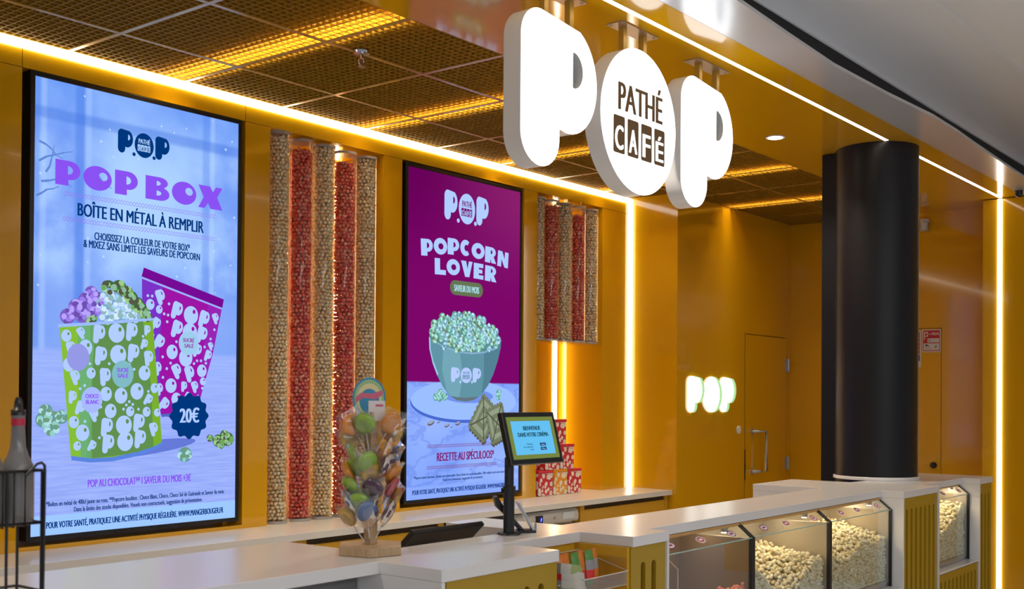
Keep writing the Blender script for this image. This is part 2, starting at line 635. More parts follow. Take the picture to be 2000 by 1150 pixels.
P = 0.674
gx = [3.0 + P * k for k in range(-3, 12)]
gy = [3.508, 4.062, 4.736, 5.187]
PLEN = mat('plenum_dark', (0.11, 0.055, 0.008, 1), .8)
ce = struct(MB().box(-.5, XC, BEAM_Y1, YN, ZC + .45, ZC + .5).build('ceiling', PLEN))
rails = MB()
for x in gx:
    rails.box(x - .012, x + .012, gy[0], gy[3], ZC, ZC + .035)
for y in gy[1:3]:
    rails.box(gx[0] - P, XC, y - .012, y + .012, ZC + .001, ZC + .034)
rails.build('grid_rail', RAIL, ce)
tiles = {}
for j in range(3):
    ly = gy[j + 1] - gy[j] - .026
    ny = max(4, round(ly / .0415))
    t = MB()
    lx = P - .026
    for k in range(17):
        x = lx * k / 16
        t.box(x - .0025, x + .0025, 0, ly, 0, .030)
    for k in range(ny + 1):
        y = ly * k / ny
        t.box(0, lx, y - .0025, y + .0025, .0005, .0295)
    for x in gx:
        x0, y0 = x + .013, gy[j] + .013
        if x0 + lx > XC + .05: continue
        if j == 2 and x0 > XW - .3: continue
        if j == 1 and x0 > XW - .3:
            continue
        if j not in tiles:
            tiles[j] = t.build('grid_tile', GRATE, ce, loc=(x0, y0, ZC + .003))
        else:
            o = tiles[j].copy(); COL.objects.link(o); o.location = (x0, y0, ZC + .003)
# over the passage in front of the door the grid runs to the door wall
ly = YB - 4.062 - .02
t = MB()
for k in range(17):
    x = lx * k / 16
    t.box(x - .0025, x + .0025, 0, ly, 0, .030)
for k in range(17):
    y = ly * k / 16
    t.box(0, lx, y - .0025, y + .0025, .0005, .0295)
o0 = None
for x in gx:
    if x > XW - .4 and x + P < XC + .1:
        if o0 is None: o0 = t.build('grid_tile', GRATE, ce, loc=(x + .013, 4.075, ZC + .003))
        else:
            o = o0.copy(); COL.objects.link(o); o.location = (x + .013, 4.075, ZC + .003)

# lamps above the grid
first = None
for x, y0, y1, where in ((3.57, 3.53, 5.15, 'nearest the front corner of the big sign'), (4.98, 3.53, 5.15, 'behind the glowing oval'),
                  (6.33, 3.53, 5.15, 'over the second display'), (7.66, 3.53, 5.15, 'over the last tube niche'), (9.0, 3.53, 4.70, 'in front of the door wall')):
    lb = 'yellow lamp tube glowing above the ceiling grid ' + where
    t = thing('lamp_tube', lb, 'light', (x, y0, ZC + .11), 0, 'lamps above the ceiling grid')
    MB().prism(arc(0, 0, .055, .030, 180, 360, 12), 0, y1 - y0, axis='y').build('diffuser', LAMP, t)
    MB().box(-.06, .06, 0, y1 - y0, .001, .04).build('batten', WHITE_PAINT, t)

# front of the beam: polished metal soffit and the mall's white ceiling
MALLZ = 3.72
fa = MB()
outer = [(-1.5, 2.14), (1.0, 2.17), (2.6, 2.20), (3.6, 2.222), (4.335, 2.238), (4.9, 2.266), (5.5, 2.290), (6.2, 2.270), (6.84, 2.232), (7.3, 2.236), (7.7, 2.252), (8.5, 2.276), (9.4, 2.30), (12.0, 2.34)]
pl = outer + [(12.0, 2.499), (-1.5, 2.499)]
fa.prism(pl, ZC + .0005, ZC + .018)
struct(fa.build('trim_2', FASCIA))
GAPZ = ZC + .215
struct(MB().box(-1.5, 12, 2.46, 2.499, ZC + .0185, GAPZ - .001).build('trim_3', mat('painted_shade_black', (0.02, 0.018, 0.016, 1), .8)))  # shade of the gap above the soffit put into a black riser
shade_cove = [(2.499, GAPZ), (2.499, MALLZ + .05), (1.90, MALLZ + .05), (1.90, MALLZ - .002)] + [(1.90 + .55 * math.sin(q), MALLZ - .002 - (MALLZ - GAPZ - .003) * (1 - math.cos(q))) for q in [PI / 2 * k / 24 for k in range(1, 25)]]  # curve shaped to give the gap's shade a soft gradient
struct(MB().prism(shade_cove, -1.5, 14, axis='x', smooth=True).build('trim_4', WHITE_PAINT))
struct(MB().box(-7, 14, -9, 1.901, MALLZ, MALLZ + .1).build('ceiling_mall', WHITE_PAINT))

# black column with its box casing
col = MB().lathe([(.268, 0.0), (.268, ZC)], (7.517, 2.825, 0), 64).build('pillar', COLUMN)
struct(col)
MB().box(7.444, 7.75, 3.02, 3.185, 0, ZC - .002).build('casing', COLUMN, col, bevel=.004)
MB().lathe([(.279, ZF + .001), (.279, ZF + .018), (.275, ZF + .022)], (7.517, 2.825, 0), 64).build('collar', WHITE_TOP, col)

# ------------------------------------------------------------------ LED strips
CREAM = mat('led_profile', (0.75, 0.72, 0.66, 1), .4)


def strip(box, m, label):
    return tag(MB().box(*box).build('led_strip', m), label, 'light', 'white LED strips')


strip((-1.8, XW - .004, YA - .022, YA - .001, 3.300, 3.338), LEDM, 'long white LED strip along the top of the display wall')
strip((XW - .040, XW - .002, YA - .024, YA - .002, ZB + .001, 3.298), LEDV, 'upright white LED strip in the inner corner right of the short popcorn tubes')
strip((-1.4, 7.28, 2.662, 2.686, ZC - .001, ZC + .010), LEDM, 'white LED strip in the beam, running left of the black column')
strip((7.70, 9.905, 2.662, 2.686, ZC - .001, ZC + .010), LEDM, 'shorter white LED strip in the beam, between black column and right wall')
strip((9.898, 9.9115, 2.664, 2.699, .02, 3.33), LEDV, 'upright white LED strip on the wall at the right edge')
strip((5.168, 5.188, YN - .015, YN - .001, ZB + .01, 3.195), LEDN, 'upright LED strip hidden behind the five tall popcorn tubes')
strip((7.640, 7.668, YN - .015, YN - .001, ZB + .01, 3.195), LEDN, 'upright LED strip shining behind the stacked popcorn tins')
strip((4.272, 4.290, YN - .015, YN - .001, ZB + .01, 3.195), LEDN, 'upright LED strip added unseen at the left back corner of the tall tube niche')  # extra strip added to strengthen the niche's glow


# ================================================================== DISPLAYS
def E_(r, g, b, s=1.0):
    return emit('screen_%d_%d_%d' % (r, g, b), srgb(r, g, b), s)


def screen_bg(name, build):
    m = bpy.data.materials.new(name)
    m.use_nodes = True
    nt = m.node_tree
    nt.nodes.clear()
    e = nt.nodes.new('ShaderNodeEmission')
    o = nt.nodes.new('ShaderNodeOutputMaterial')
    nt.links.new(e.outputs[0], o.inputs[0])
    tc = nt.nodes.new('ShaderNodeTexCoord')
    sep = nt.nodes.new('ShaderNodeSeparateXYZ')
    nt.links.new(tc.outputs['Object'], sep.inputs[0])
    build(nt, tc, sep, e)
    return m


def nmath(nt, op, a, b=None, c=None, clamp=False):
    n = nt.nodes.new('ShaderNodeMath')
    n.operation = op
    n.use_clamp = clamp
    for i, x in enumerate((a, b, c)):
        if x is None: continue
        if isinstance(x, (int, float)): n.inputs[i].default_value = x
        else: nt.links.new(x, n.inputs[i])
    return n.outputs[0]


def nmix(nt, fac, a, b):
    n = nt.nodes.new('ShaderNodeMix')
    n.data_type = 'RGBA'
    for k, x in (('Factor', fac), ('A', a), ('B', b)):
        if isinstance(x, tuple) or isinstance(x, float): n.inputs[k].default_value = x
        else: nt.links.new(x, n.inputs[k])
    return n.outputs['Result']


def nnoise(nt, vec, scale, detail=3, sx=1, sy=1, sz=1):
    mp = nt.nodes.new('ShaderNodeMapping')
    mp.inputs['Scale'].default_value = (sx, sy, sz)
    nt.links.new(vec, mp.inputs[0])
    n = nt.nodes.new('ShaderNodeTexNoise')
    n.inputs['Scale'].default_value = scale
    n.inputs['Detail'].default_value = detail
    nt.links.new(mp.outputs[0], n.inputs['Vector'])
    return n.outputs['Fac']


def sstep(nt, x, a, b):
    n = nt.nodes.new('ShaderNodeMapRange')
    n.interpolation_type = 'SMOOTHSTEP'
    n.inputs['From Min'].default_value = a
    n.inputs['From Max'].default_value = b
    nt.links.new(x, n.inputs['Value'])
    return n.outputs['Result']


S1 = 1.208


def winter_window(nt, tc, sep, e):
    # picture of a frosted window above a pale wooden table; coordinates in picture widths
    x = nmath(nt, 'DIVIDE', sep.outputs[0], S1)
    z = nmath(nt, 'DIVIDE', sep.outputs[2], S1)
    cl = nnoise(nt, tc.outputs['Object'], 2.6, 5)
    sky = nmix(nt, sstep(nt, cl, .35, .7), srgb(112, 150, 236), srgb(168, 202, 250))
    glow = nmath(nt, 'MULTIPLY', sstep(nt, nmath(nt, 'ABSOLUTE', nmath(nt, 'SUBTRACT', x, .52)), .42, .05), sstep(nt, nmath(nt, 'ABSOLUTE', nmath(nt, 'SUBTRACT', z, 1.42)), .5, .1))
    sky = nmix(nt, nmath(nt, 'MULTIPLY', glow, .85), sky, srgb(172, 208, 250))
    low = nmath(nt, 'MULTIPLY', sstep(nt, z, 1.12, .95), sstep(nt, cl, .3, .6))
    sky = nmix(nt, nmath(nt, 'MULTIPLY', low, .65), sky, srgb(110, 142, 232))
    top = sstep(nt, z, 1.50, 1.85)
    sky = nmix(nt, nmath(nt, 'MULTIPLY', top, .55), sky, srgb(88, 140, 235))
    for c, wd, st in ((.200, .024, .6), (.822, .020, .38), (.005, .02, .35)):
        bar = sstep(nt, nmath(nt, 'ABSOLUTE', nmath(nt, 'SUBTRACT', x, c)), wd * 1.5, wd * .4)
        sky = nmix(nt, nmath(nt, 'MULTIPLY', bar, st), sky, srgb(70, 122, 222))
        bar = sstep(nt, nmath(nt, 'ABSOLUTE', nmath(nt, 'SUBTRACT', x, c + .035)), wd, wd * .2)
        sky = nmix(nt, nmath(nt, 'MULTIPLY', bar, .35), sky, srgb(175, 205, 252))
    bar = sstep(nt, nmath(nt, 'ABSOLUTE', nmath(nt, 'SUBTRACT', z, 1.70)), .035, .012)
    sky = nmix(nt, nmath(nt, 'MULTIPLY', bar, .5), sky, srgb(66, 115, 215))
    gr = nnoise(nt, tc.outputs['Object'], 5, 4, 1, 1, 14)
    tab = nmix(nt, sstep(nt, gr, .3, .7), srgb(140, 160, 236), srgb(156, 175, 243))
    tab = nmix(nt, nmath(nt, 'MULTIPLY', sstep(nt, z, .35, .75), .45), tab, srgb(150, 178, 246))
    colr = nmix(nt, sstep(nt, z, .735, .765), tab, sky)
    nt.links.new(colr, e.inputs['Color'])
    e.inputs['Strength'].default_value = 1.0


def magenta_marble(nt, tc, sep, e):
    x = nmath(nt, 'DIVIDE', sep.outputs[0], 1.202)
    z = nmath(nt, 'DIVIDE', sep.outputs[2], 1.202)
    up = nmix(nt, sstep(nt, x, .0, 1.1), srgb(98, 0, 84), srgb(134, 30, 104))
    up = nmix(nt, sstep(nt, z, 1.9, 1.1), up, srgb(118, 6, 100))
    v = nnoise(nt, tc.outputs['Object'], 2.2, 6, 1, 1, 2.2)
    vein = sstep(nt, nmath(nt, 'ABSOLUTE', nmath(nt, 'SUBTRACT', v, .5)), .035, .0)
    cl = nnoise(nt, tc.outputs['Object'], 1.3, 2)
    mb = nmix(nt, sstep(nt, cl, .3, .7), srgb(118, 152, 240), srgb(150, 178, 250))
    mb = nmix(nt, nmath(nt, 'MULTIPLY', vein, .45), mb, srgb(96, 122, 216))
    colr = nmix(nt, sstep(nt, z, .648, .658), mb, up)
    nt.links.new(colr, e.inputs['Color'])


def mframe(t, w, h, d, bez):
    """black metal housing with a raised rim round the glass"""
    f = MB()
    f.box(-bez, w + bez, .004, d, -bez, h + bez)
    f.box(-bez, 0, -.006, .004, -bez, h + bez).box(w, w + bez, -.006, .004, -bez, h + bez)
    f.box(0, w, -.006, .004, -bez, 0).box(0, w, -.006, .004, h, h + bez)
    return f.build('housing', BLACK_PLASTIC, t, bevel=.0015)


NAVY = E_(0, 52, 118)
PURP = E_(132, 78, 232)
LAV = E_(140, 120, 226)
WB = E_(168, 196, 255)

t = thing('display', 'tall lit advertising display on a pale blue winter picture with two patterned popcorn boxes', 'display', (2.829, YA, 0.965))
H1 = 1.836
mframe(t, S1, S1 * H1, .09, .022)
a = Art()
a.rect(0, 1, 0, H1, screen_bg('screen_winter_window', winter_window), 0)
logo(a, .371, .626, 1.592, 1.698, NAVY, E_(166, 203, 250), 4)
for c, x0, x1 in (('P', .090, .200), ('O', .213, .344), ('P', .359, .469), ('B', .507, .628), ('O', .640, .769), ('X', .780, .912)):
    a.glyph(c, x0, x1, 1.418, 1.520, PURP, 4, rot=.0)
chain(a, .129, .873, 1.385, LAV, 3)
chain(a, .124, .872, 1.282, LAV, 3)
a.text('BOÎTE EN MÉTAL À REMPLIR', .189, .811, 1.303, .055, NAVY, 4, bold=.012)
a.text('CHOISISSEZ LA COULEUR DE VOTRE BOX*', .266, .738, 1.212, .033, NAVY, 4, bold=.012)
a.text('& MIXEZ SANS LIMITE LES SAVEURS DE POPCORN', .217, .792, 1.176, .033, NAVY, 4, bold=.012)
# bare branches and snow specks
rg = random.Random(3)
BR = E_(92, 130, 205)
for (xa, za, an, ln) in ((.02, 1.50, .6, .16), (.03, 1.42, .2, .14), (.02, 1.58, -.3, .12), (.05, 1.46, 1.0, .12), (.27, 1.50, -1.0, .10), (.01, 1.36, .5, .11)):
    x, z = xa, za
    for k in range(4):
        x2, z2 = x + ln / 4 * math.cos(an), z + ln / 4 * math.sin(an)
        n = Vector((-(z2 - z), x2 - x)).normalized() * (.0045 - .0009 * k)
        a.poly([(x - n.x, z - n.y), (x2 - n.x, z2 - n.y), (x2 + n.x, z2 + n.y), (x + n.x, z + n.y)], BR, 1)
        x, z, an = x2, z2, an + rg.uniform(-.5, .5)
for k in range(46):
    a.poly(ell(rg.random(), .95 + .88 * rg.random(), .003 + .003 * rg.random(), n=8), E_(178, 208, 255), 1)
# contact shadows printed in the picture
for c_, x_, z_, rx_, rz_ in ((E_(96, 116, 206), .50, .335, .28, .030), (E_(112, 132, 216), .70, .50, .10, .03)):
    a.poly(ell(x_, z_, rx_, rz_, rot=.1), c_, 1)
# the tilted pink box
PK, PKD, LID = E_(150, 20, 158), E_(118, 48, 190), E_(112, 10, 142)
a.poly([(.494, 1.072), (.915, .966), (.868, .76), (.800, .55), (.757, .520), (.700, .486), (.640, .470), (.598, .476), (.50, .80)], PK, 2)
a.poly([(.494, 1.072), (.600, 1.046), (.585, .75), (.598, .476), (.50, .80)], PKD, 2.4)
a.poly([(.840, .985), (.915, .966), (.868, .76), (.800, .55), (.770, .530), (.812, .74)], E_(146, 34, 172), 2.4)
a.poly([(.503, 1.118), (.926, 1.010), (.917, .968), (.492, 1.078)], LID, 3)
a.poly([(.490, 1.079), (.918, .970), (.917, .962), (.490, 1.070)], E_(150, 170, 240), 3.2)
a.poly([(.598, .482), (.700, .492), (.700, .482), (.600, .470)], E_(70, 100, 190), 3)


def pattern(a, quad, cells, m, dot, layer, rot, rows, rng):
    """white puffy P and O shapes over a quad given as (bl, br, tr, tl)"""
    bl, br, tr, tl = quad

    def at(u, v):
        x = (bl[0] * (1 - u) + br[0] * u) * (1 - v) + (tl[0] * (1 - u) + tr[0] * u) * v
        z = (bl[1] * (1 - u) + br[1] * u) * (1 - v) + (tl[1] * (1 - u) + tr[1] * u) * v
        return x, z
    placed = []

    def free(x, z, r):
        if any(math.hypot(x - p[0], z - p[1]) < r + p[2] for p in placed): return False
        placed.append((x, z, r)); return True
    for v in rows:
        for i, c in enumerate('POP'):
            x, z = at((.40, .585, .755)[i] if len(rows) > 3 else (.42, .60, .775)[i], v)
            w, h = (.027, .040) if c == 'P' else (.038, .041)
            placed.append((x, z, .038))
            if c == 'P': a.glyph('soft', x - w, x + w, z - h, z + h, m, layer, rot=rot)
            else:
                a.poly(ell(x, z, w, h, 20), m, layer)
                a.poly(ell(x + .016, z + .016, .008, .010, 10), dot, layer + 1)
    tries = list(cells)
    for k in range(900):
        sz = 1.0 if k < 250 else (.8 if k < 500 else .6)
        q = rng.random()
        kind = ('P' if q < .45 else 'O') if k < 650 else 'd'
        tries.append((.05 + .90 * rng.random(), .05 + .90 * rng.random(), kind, sz * rng.uniform(.8, 1.05), rng.uniform(-.7, .7)))
    for u, v, k, s, r in tries:
        x, z = at(u, v)
        rad = .010 if k == 'd' else .036 * s
        edge = min(u, 1 - u) * (br[0] - bl[0])
        if edge < rad * .7 or min(v, 1 - v) * (tl[1] - bl[1]) < rad: continue
        if not free(x, z, rad): continue
        if k == 'P':
            a.glyph('soft', x - .025 * s, x + .025 * s, z - .038 * s, z + .038 * s, m, layer, rot=r)
        elif k == 'd': a.poly(ell(x, z, .0065, n=8), m, layer)
        else:
            a.poly(ell(x, z, .032 * s, .036 * s, 18), m, layer)
            if k == 'O': a.poly(ell(x + .012 * s, z + .012 * s, .007 * s, .009 * s, 10), dot, layer + 1)


GRN, GRND = E_(116, 168, 44), E_(92, 138, 74)
rg = random.Random(5)
pc = [(.10, .88, 'O', .9, 0), (.22, .93, 'P', .9, .4), (.13, .70, 'P', .8, -.4), (.10, .52, 'O', .9, 0), (.09, .36, 'P', .8, .3), (.92, .86, 'P', .8, .3), (.90, .68, 'O', .8, 0),
      (.92, .50, 'P', .7, -.3), (.86, .34, 'O', .8, 0), (.34, .50, 'O', .9, 0), (.56, .46, 'O', 1.1, 0), (.42, .34, 'P', .9, .5), (.30, .22, 'O', .9, 0), (.60, .30, 'P', .9, -.3), (.78, .18, 'P', .7, .4),
      (.58, .16, 'O', 1.1, 0), (.20, .16, 'P', .8, 0), (.40, .10, 'O', .8, 0), (.66, .60, 'P', .9, .5), (.46, .62, 'P', .8, -.5), (.30, .80, 'd', 1, 0), (.70, .74, 'd', 1, 0), (.75, .44, 'd', 1, 0), (.24, .36, 'd', 1, 0)]
pattern(a, ((.585, .47), (.81, .54), (.925, .95), (.49, 1.06)), pc, WB, PK, 4, -.25, (.86, .70), rg)
a.poly(ell(.735, .800, .052, .054, 24), E_(150, 196, 226), 6)
a.text('SUCRÉ', .705, .765, .805, .018, PK, 7, bold=.03)
a.text('SALÉ', .712, .762, .780, .018, PK, 7, bold=.03)
# the green box full of popcorn
gq = ((.171, .312), (.602, .358), (.549, .893), (.115, .846))
a.poly([gq[0], (.26, .298), (.36, .300), (.48, .318), (.56, .338), gq[1], gq[2], (.40, .878), (.25, .860), gq[3]], GRN, 5)
a.poly([(.240, .300), (.48, .318), (.56, .338), (.545, .60), (.50, .89), (.25, .860), (.26, .6)], GRND, 5.4)
a.poly([(.171, .312), (.215, .302), (.20, .6), (.195, .856), (.115, .846)], E_(128, 182, 52), 5.4)
a.poly([(.215, .302), (.265, .297), (.262, .6), (.275, .862), (.195, .856)], E_(104, 168, 110), 5.4)
a.poly([(.171, .316), (.26, .302), (.36, .304), (.48, .322), (.56, .342), (.602, .362), (.603, .348), (.56, .328), (.48, .304), (.36, .286), (.26, .285), (.174, .298)], E_(86, 126, 214), 7)
a.poly([(.108, .852), (.25, .866), (.40, .884), (.553, .902), (.553, .892), (.40, .872), (.25, .854), (.108, .838)], E_(150, 180, 248), 8)
gc = [(.06, .92, 'O', .7, 0), (.20, .97, 'P', .7, 3.1), (.10, .82, 'P', .8, .3), (.06, .70, 'O', .8, 0), (.12, .60, 'P', .8, .4), (.28, .62, 'O', .65, 0), (.36, .62, 'P', .8, .9), (.07, .45, 'P', .7, 0), (.14, .36, 'P', .8, -.3),
      (.06, .26, 'O', .7, 0), (.14, .17, 'O', .95, 0), (.22, .09, 'P', .75, -.5), (.10, .03, 'P', .6, 0), (.26, .44, 'P', .9, .5), (.58, .42, 'O', .95, 0), (.76, .44, 'O', 1.0, 0), (.62, .56, 'P', .8, 2.2), (.50, .52, 'P', .9, -.4), (.86, .58, 'O', .9, 0), (.88, .80, 'P', .7, .4),
      (.84, .90, 'O', .55, 0), (.93, .92, 'P', .6, 0), (.88, .36, 'P', .7, -.5), (.86, .22, 'O', .55, 0), (.92, .12, 'P', .8, .3), (.28, .30, 'P', .8, .5), (.34, .13, 'O', .6, 0), (.96, .45, 'O', .6, 0), (.97, .68, 'O', .6, 0), (.97, .25, 'O', .5, 0),
      (.30, .50, 'C', 1.6, 0), (.48, .68, 'd', 1, 0), (.70, .66, 'd', 1, 0), (.47, .86, 'd', 1, 0), (.64, .20, 'd', 1, 0), (.62, .08, 'd', 1, 0), (.36, .24, 'd', 1, 0), (.30, .72, 'd', 1, 0), (.70, .34, 'd', 1, 0)]
pattern(a, gq, gc, WB, GRND, 6.2, -.06, (.915, .745, .185, .055), rg)
a.poly(ell(.405, .655, .052, .058, 24), E_(122, 178, 190), 8)
a.text('SUCRÉ', .377, .433, .664, .018, PURP, 9, bold=.03)
a.text('SALÉ', .380, .432, .640, .018, PURP, 9, bold=.03)
a.poly(ell(.198, .720, .050, .056, 24), E_(142, 146, 220), 8)
a.poly(ell(.262, .545, .048, .054, 24), E_(160, 178, 244), 8)
a.text('CHOCO', .232, .292, .552, .018, PURP, 9, bold=.03)
a.text('BLANC', .234, .294, .528, .018, PURP, 9, bold=.03)
LILA = [E_(120, 92, 190), E_(150, 120, 226), E_(176, 156, 246), E_(104, 76, 168)]
CREAMP = [E_(120, 160, 200), E_(190, 215, 255), E_(160, 200, 232), E_(206, 226, 255), E_(136, 176, 178)]
OLIV = [E_(62, 98, 60), E_(110, 160, 90), E_(150, 196, 130), E_(82, 84, 66), E_(132, 180, 150)]
for x, z, r, s in ((.15, .885, .034, LILA), (.19, .925, .038, LILA), (.235, .955, .040, LILA), (.215, .895, .036, LILA), (.27, .925, .034, LILA), (.255, .99, .030, LILA), (.29, .965, .032, LILA),
                   (.255, .885, .028, OLIV), (.47, .955, .036, OLIV), (.44, .98, .036, OLIV), (.50, .93, .034, OLIV), (.52, .905, .028, OLIV), (.385, 1.02, .036, OLIV), (.335, 1.015, .036, OLIV), (.42, 1.0, .034, OLIV),
                   (.33, .90, .038, CREAMP), (.37, .915, .040, CREAMP), (.31, .945, .038, CREAMP), (.36, .965, .040, CREAMP), (.42, .92, .040, CREAMP), (.41, .955, .036, CREAMP), (.46, .905, .032, CREAMP), (.33, .985, .034, CREAMP)):
    flat_popcorn(a, x, z, r, s, 3.6 if s is OLIV else 3.8, 8, rg)
for x, z, r in ((.05, .465, .034), (.085, .435, .036), (.06, .50, .030), (.10, .47, .030), (.128, .475, .030), (.722, .302, .036), (.855, .372, .018), (.90, .36, .030), (.915, .345, .026), (.955, .365, .034), (.935, .385, .024)):
    flat_popcorn(a, x, z, r, OLIV if x > .8 else [E_(96, 146, 150), E_(140, 196, 190), E_(170, 215, 222), E_(104, 150, 120)], 3, 9, rg)
# price badge
pts = []
for k in range(72):
    an = 2 * PI * k / 72
    pts.append((.741 + (.098 + .007 * math.cos(12 * an)) * math.cos(an), .474 + (.098 + .007 * math.cos(12 * an)) * math.sin(an)))
a.poly(pts, NAVY, 10)
a.text('20€', .690, .795, .445, .066, WB, 11, bold=.03)
a.text('POP AU CHOCOLAT** I SAVEUR DU MOIS +3€', .248, .755, .183, .033, PURP, 3, bold=.012)
a.text('*Boîtes en métal de 400cl jaune ou rose. **Popcorn Insolites : Choco Blanc, Choco, Choco Sel de Guérande et Saveur du mois.', .066, .939, .116, .020, NAVY, 3, bold=.01)
a.text('Dans la limite des stocks disponibles. Visuels non contractuels, suggestion de présentation.', .187, .817, .087, .020, NAVY, 3, bold=.01)
a.rect(0, 1, 0, .080, E_(150, 192, 255), 2)
a.text('POUR VOTRE SANTÉ, PRATIQUEZ UNE ACTIVITÉ PHYSIQUE RÉGULIÈRE. WWW.MANGERBOUGER.FR', .067, .934, .027, .027, NAVY, 3, bold=.02)
a.build('screen_picture', t, (0, .0005, 0), S1)

# second display
S2 = 1.202
MG = E_(112, 4, 94)
t = thing('display', 'tall lit advertising display on a magenta picture with a bowl of popcorn', 'display', (5.42, YA, 0.965))
H2 = 1.838
mframe(t, S2, S2 * H2, .09, .022)
a = Art()
a.rect(0, 1, 0, H2, screen_bg('screen_magenta_marble', magenta_marble), 0)
logo(a, .300, .694, 1.578, 1.756, WB, MG, 3)
n = 7
for i, c in enumerate('PoPCoRN'):
    xs = [.107, .232, .366, .478, .590, .715, .800, .900]
    wd = [.108, .122, .100, .100, .118, .085 + .02, .085]
    arch = (-.012, .006, .016, .02, .014, .002, -.012)
    x0 = (.107, .212, .330, .440, .541, .665, .783)[i]
    x1 = (.205, .326, .430, .534, .660, .768, .885)[i]
    a.glyph(c, x0, x1, 1.372 + arch[i], 1.466 + arch[i], WB, 3, rot=(.06, .03, .01, 0, -.01, -.04, -.08)[i])
for c, x0, x1, dz, r in (('L', .222, .315, -.004, .03), ('o', .322, .438, .003, 0), ('V', .447, .550, .003, 0), ('E', .561, .655, 0, -.02), ('R', .665, .772, -.005, -.04)):
    a.glyph(c, x0, x1, 1.268 + dz, 1.360 + dz, WB, 3, rot=r)
pill = arc(.395, 1.201, .042, .042, 90, 270, 10) + arc(.605, 1.201, .042, .042, -90, 90, 10)
a.poly(pill, E_(96, 112, 80), 3)
a.text('SAVEUR DU MOIS', .388, .612, 1.181, .040, E_(160, 205, 215), 4, bold=.03)
# marble plate, bowl, popcorn
a.poly(ell(.50, .545, .47, .125, 48), E_(148, 182, 255), 1)
a.poly(arc(.50, .545, .47, .125, 180, 300, 30) + arc(.50, .556, .465, .118, 300, 180, 30), E_(70, 100, 196), 2)
a.poly(ell(.53, .575, .22, .04, 30), E_(110, 140, 226), 2)
BW = [E_(92, 142, 158), E_(110, 160, 176), E_(80, 124, 142), E_(96, 112, 122)]
bowl = [(.178, .905), (.182, .84), (.21, .76), (.25, .69), (.30, .625), (.36, .575), (.42, .550), (.50, .543), (.57, .552), (.64, .585), (.70, .64), (.75, .71), (.79, .79), (.818, .87), (.822, .915)]
rim = [(.76, .868), (.66, .842), (.55, .832), (.44, .836), (.33, .855), (.24, .882)]
a.poly(bowl + rim, BW[0], 3)
a.poly([(.30, .868), (.34, .856), (.44, .838), (.47, .70), (.44, .56), (.42, .552), (.36, .577), (.33, .61), (.29, .72)], BW[1], 3.4)
a.poly([(.66, .844), (.822, .915), (.818, .87), (.79, .79), (.75, .71), (.70, .64), (.64, .587), (.66, .70)], BW[2], 3.4)
a.poly([(.36, .577), (.42, .552), (.50, .545), (.57, .554), (.62, .575), (.50, .566), (.42, .570)], BW[3], 3.6)
a.poly(bowl[:4] + [(.258, .70), (.215, .775), (.192, .84), (.19, .90)], E_(150, 196, 224), 3.6)
a.poly(rim + [(.24, .874), (.33, .845), (.44, .825), (.55, .821), (.66, .831), (.77, .858)], E_(128, 166, 196), 3.8)
a.poly([(.178, .90), (.20, .985), (.28, 1.02), (.40, 1.035), (.55, 1.035), (.68, 1.00), (.78, .965), (.822, .91), (.76, .868), (.66, .842), (.55, .832), (.44, .836), (.33, .855), (.24, .882)], E_(86, 136, 132), 3)
POPS = [[E_(90, 146, 140), E_(142, 204, 196), E_(172, 226, 226), E_(120, 182, 164)], [E_(96, 140, 160), E_(160, 204, 232), E_(186, 224, 248), E_(130, 180, 190)], [E_(100, 156, 140), E_(150, 208, 186), E_(180, 228, 214), E_(110, 122, 96)]]
k = 0
for row, (z0, xa, xb, nn) in enumerate(((1.045, .40, .56, 5), (1.02, .29, .66, 9), (.985, .225, .745, 13), (.955, .215, .775, 14), (.925, .205, .79, 15), (.897, .235, .775, 14), (.872, .31, .70, 10), (.855, .41, .60, 5))):
    for i in range(nn):
        x = xa + (xb - xa) * i / max(1, nn - 1) + rg.uniform(-.008, .008)
        flat_popcorn(a, x, z0 + rg.uniform(-.012, .012), rg.uniform(.022, .029), POPS[k % 3], 4 + .8 * row, 6, rg)
        k += 1
logo(a, .364, .632, .652, .742, E_(176, 196, 255), E_(92, 134, 156), 10.5)
for x, z in ((.24, .57), (.28, .595), (.315, .572), (.27, .565), (.803, .597), (.80, .575)):
    flat_popcorn(a, x, z, .024, POPS[0], 3, 7, rg)


def biscuit(cx, cz, w, h, rot, layer):
    c1, c2, c3 = E_(112, 120, 96), E_(140, 152, 128), E_(84, 84, 66)

    def R(p): return (cx + p[0] * math.cos(rot) - p[1] * math.sin(rot), cz + p[0] * math.sin(rot) + p[1] * math.cos(rot))
    o = []
    for s, (ax, az, bx, bz) in enumerate(((-w, -h, w, -h), (w, -h, w, h), (w, h, -w, h), (-w, h, -w, -h))):
        for i in range(24):
            q = i / 24
            bmp = .010 * abs(math.sin(q * PI * 6))
            nx, nz = ((0, -1), (1, 0), (0, 1), (-1, 0))[s]
            o.append(R((ax + (bx - ax) * q + nx * bmp, az + (bz - az) * q + nz * bmp)))
    a.poly([(p[0] + .004, p[1] - .014) for p in o], c3, layer)
    a.poly(o, c1, layer + .5)
    for f_ in (.82, .55, .28):
        a.poly([R(p) for p in ((-w * f_, -h * f_), (w * f_, -h * f_), (w * f_, h * f_), (-w * f_, h * f_))], c2 if f_ != .55 else c1, layer + 1 + (1 - f_))
    for sx in (-1, 1):
        a.poly([R(p) for p in ((-w * .9, sx * h * .9 - .006), (-w * .9, sx * h * .9 + .006), (w * .9, -sx * h * .9 + .006), (w * .9, -sx * h * .9 - .006))], c3, layer + 2)


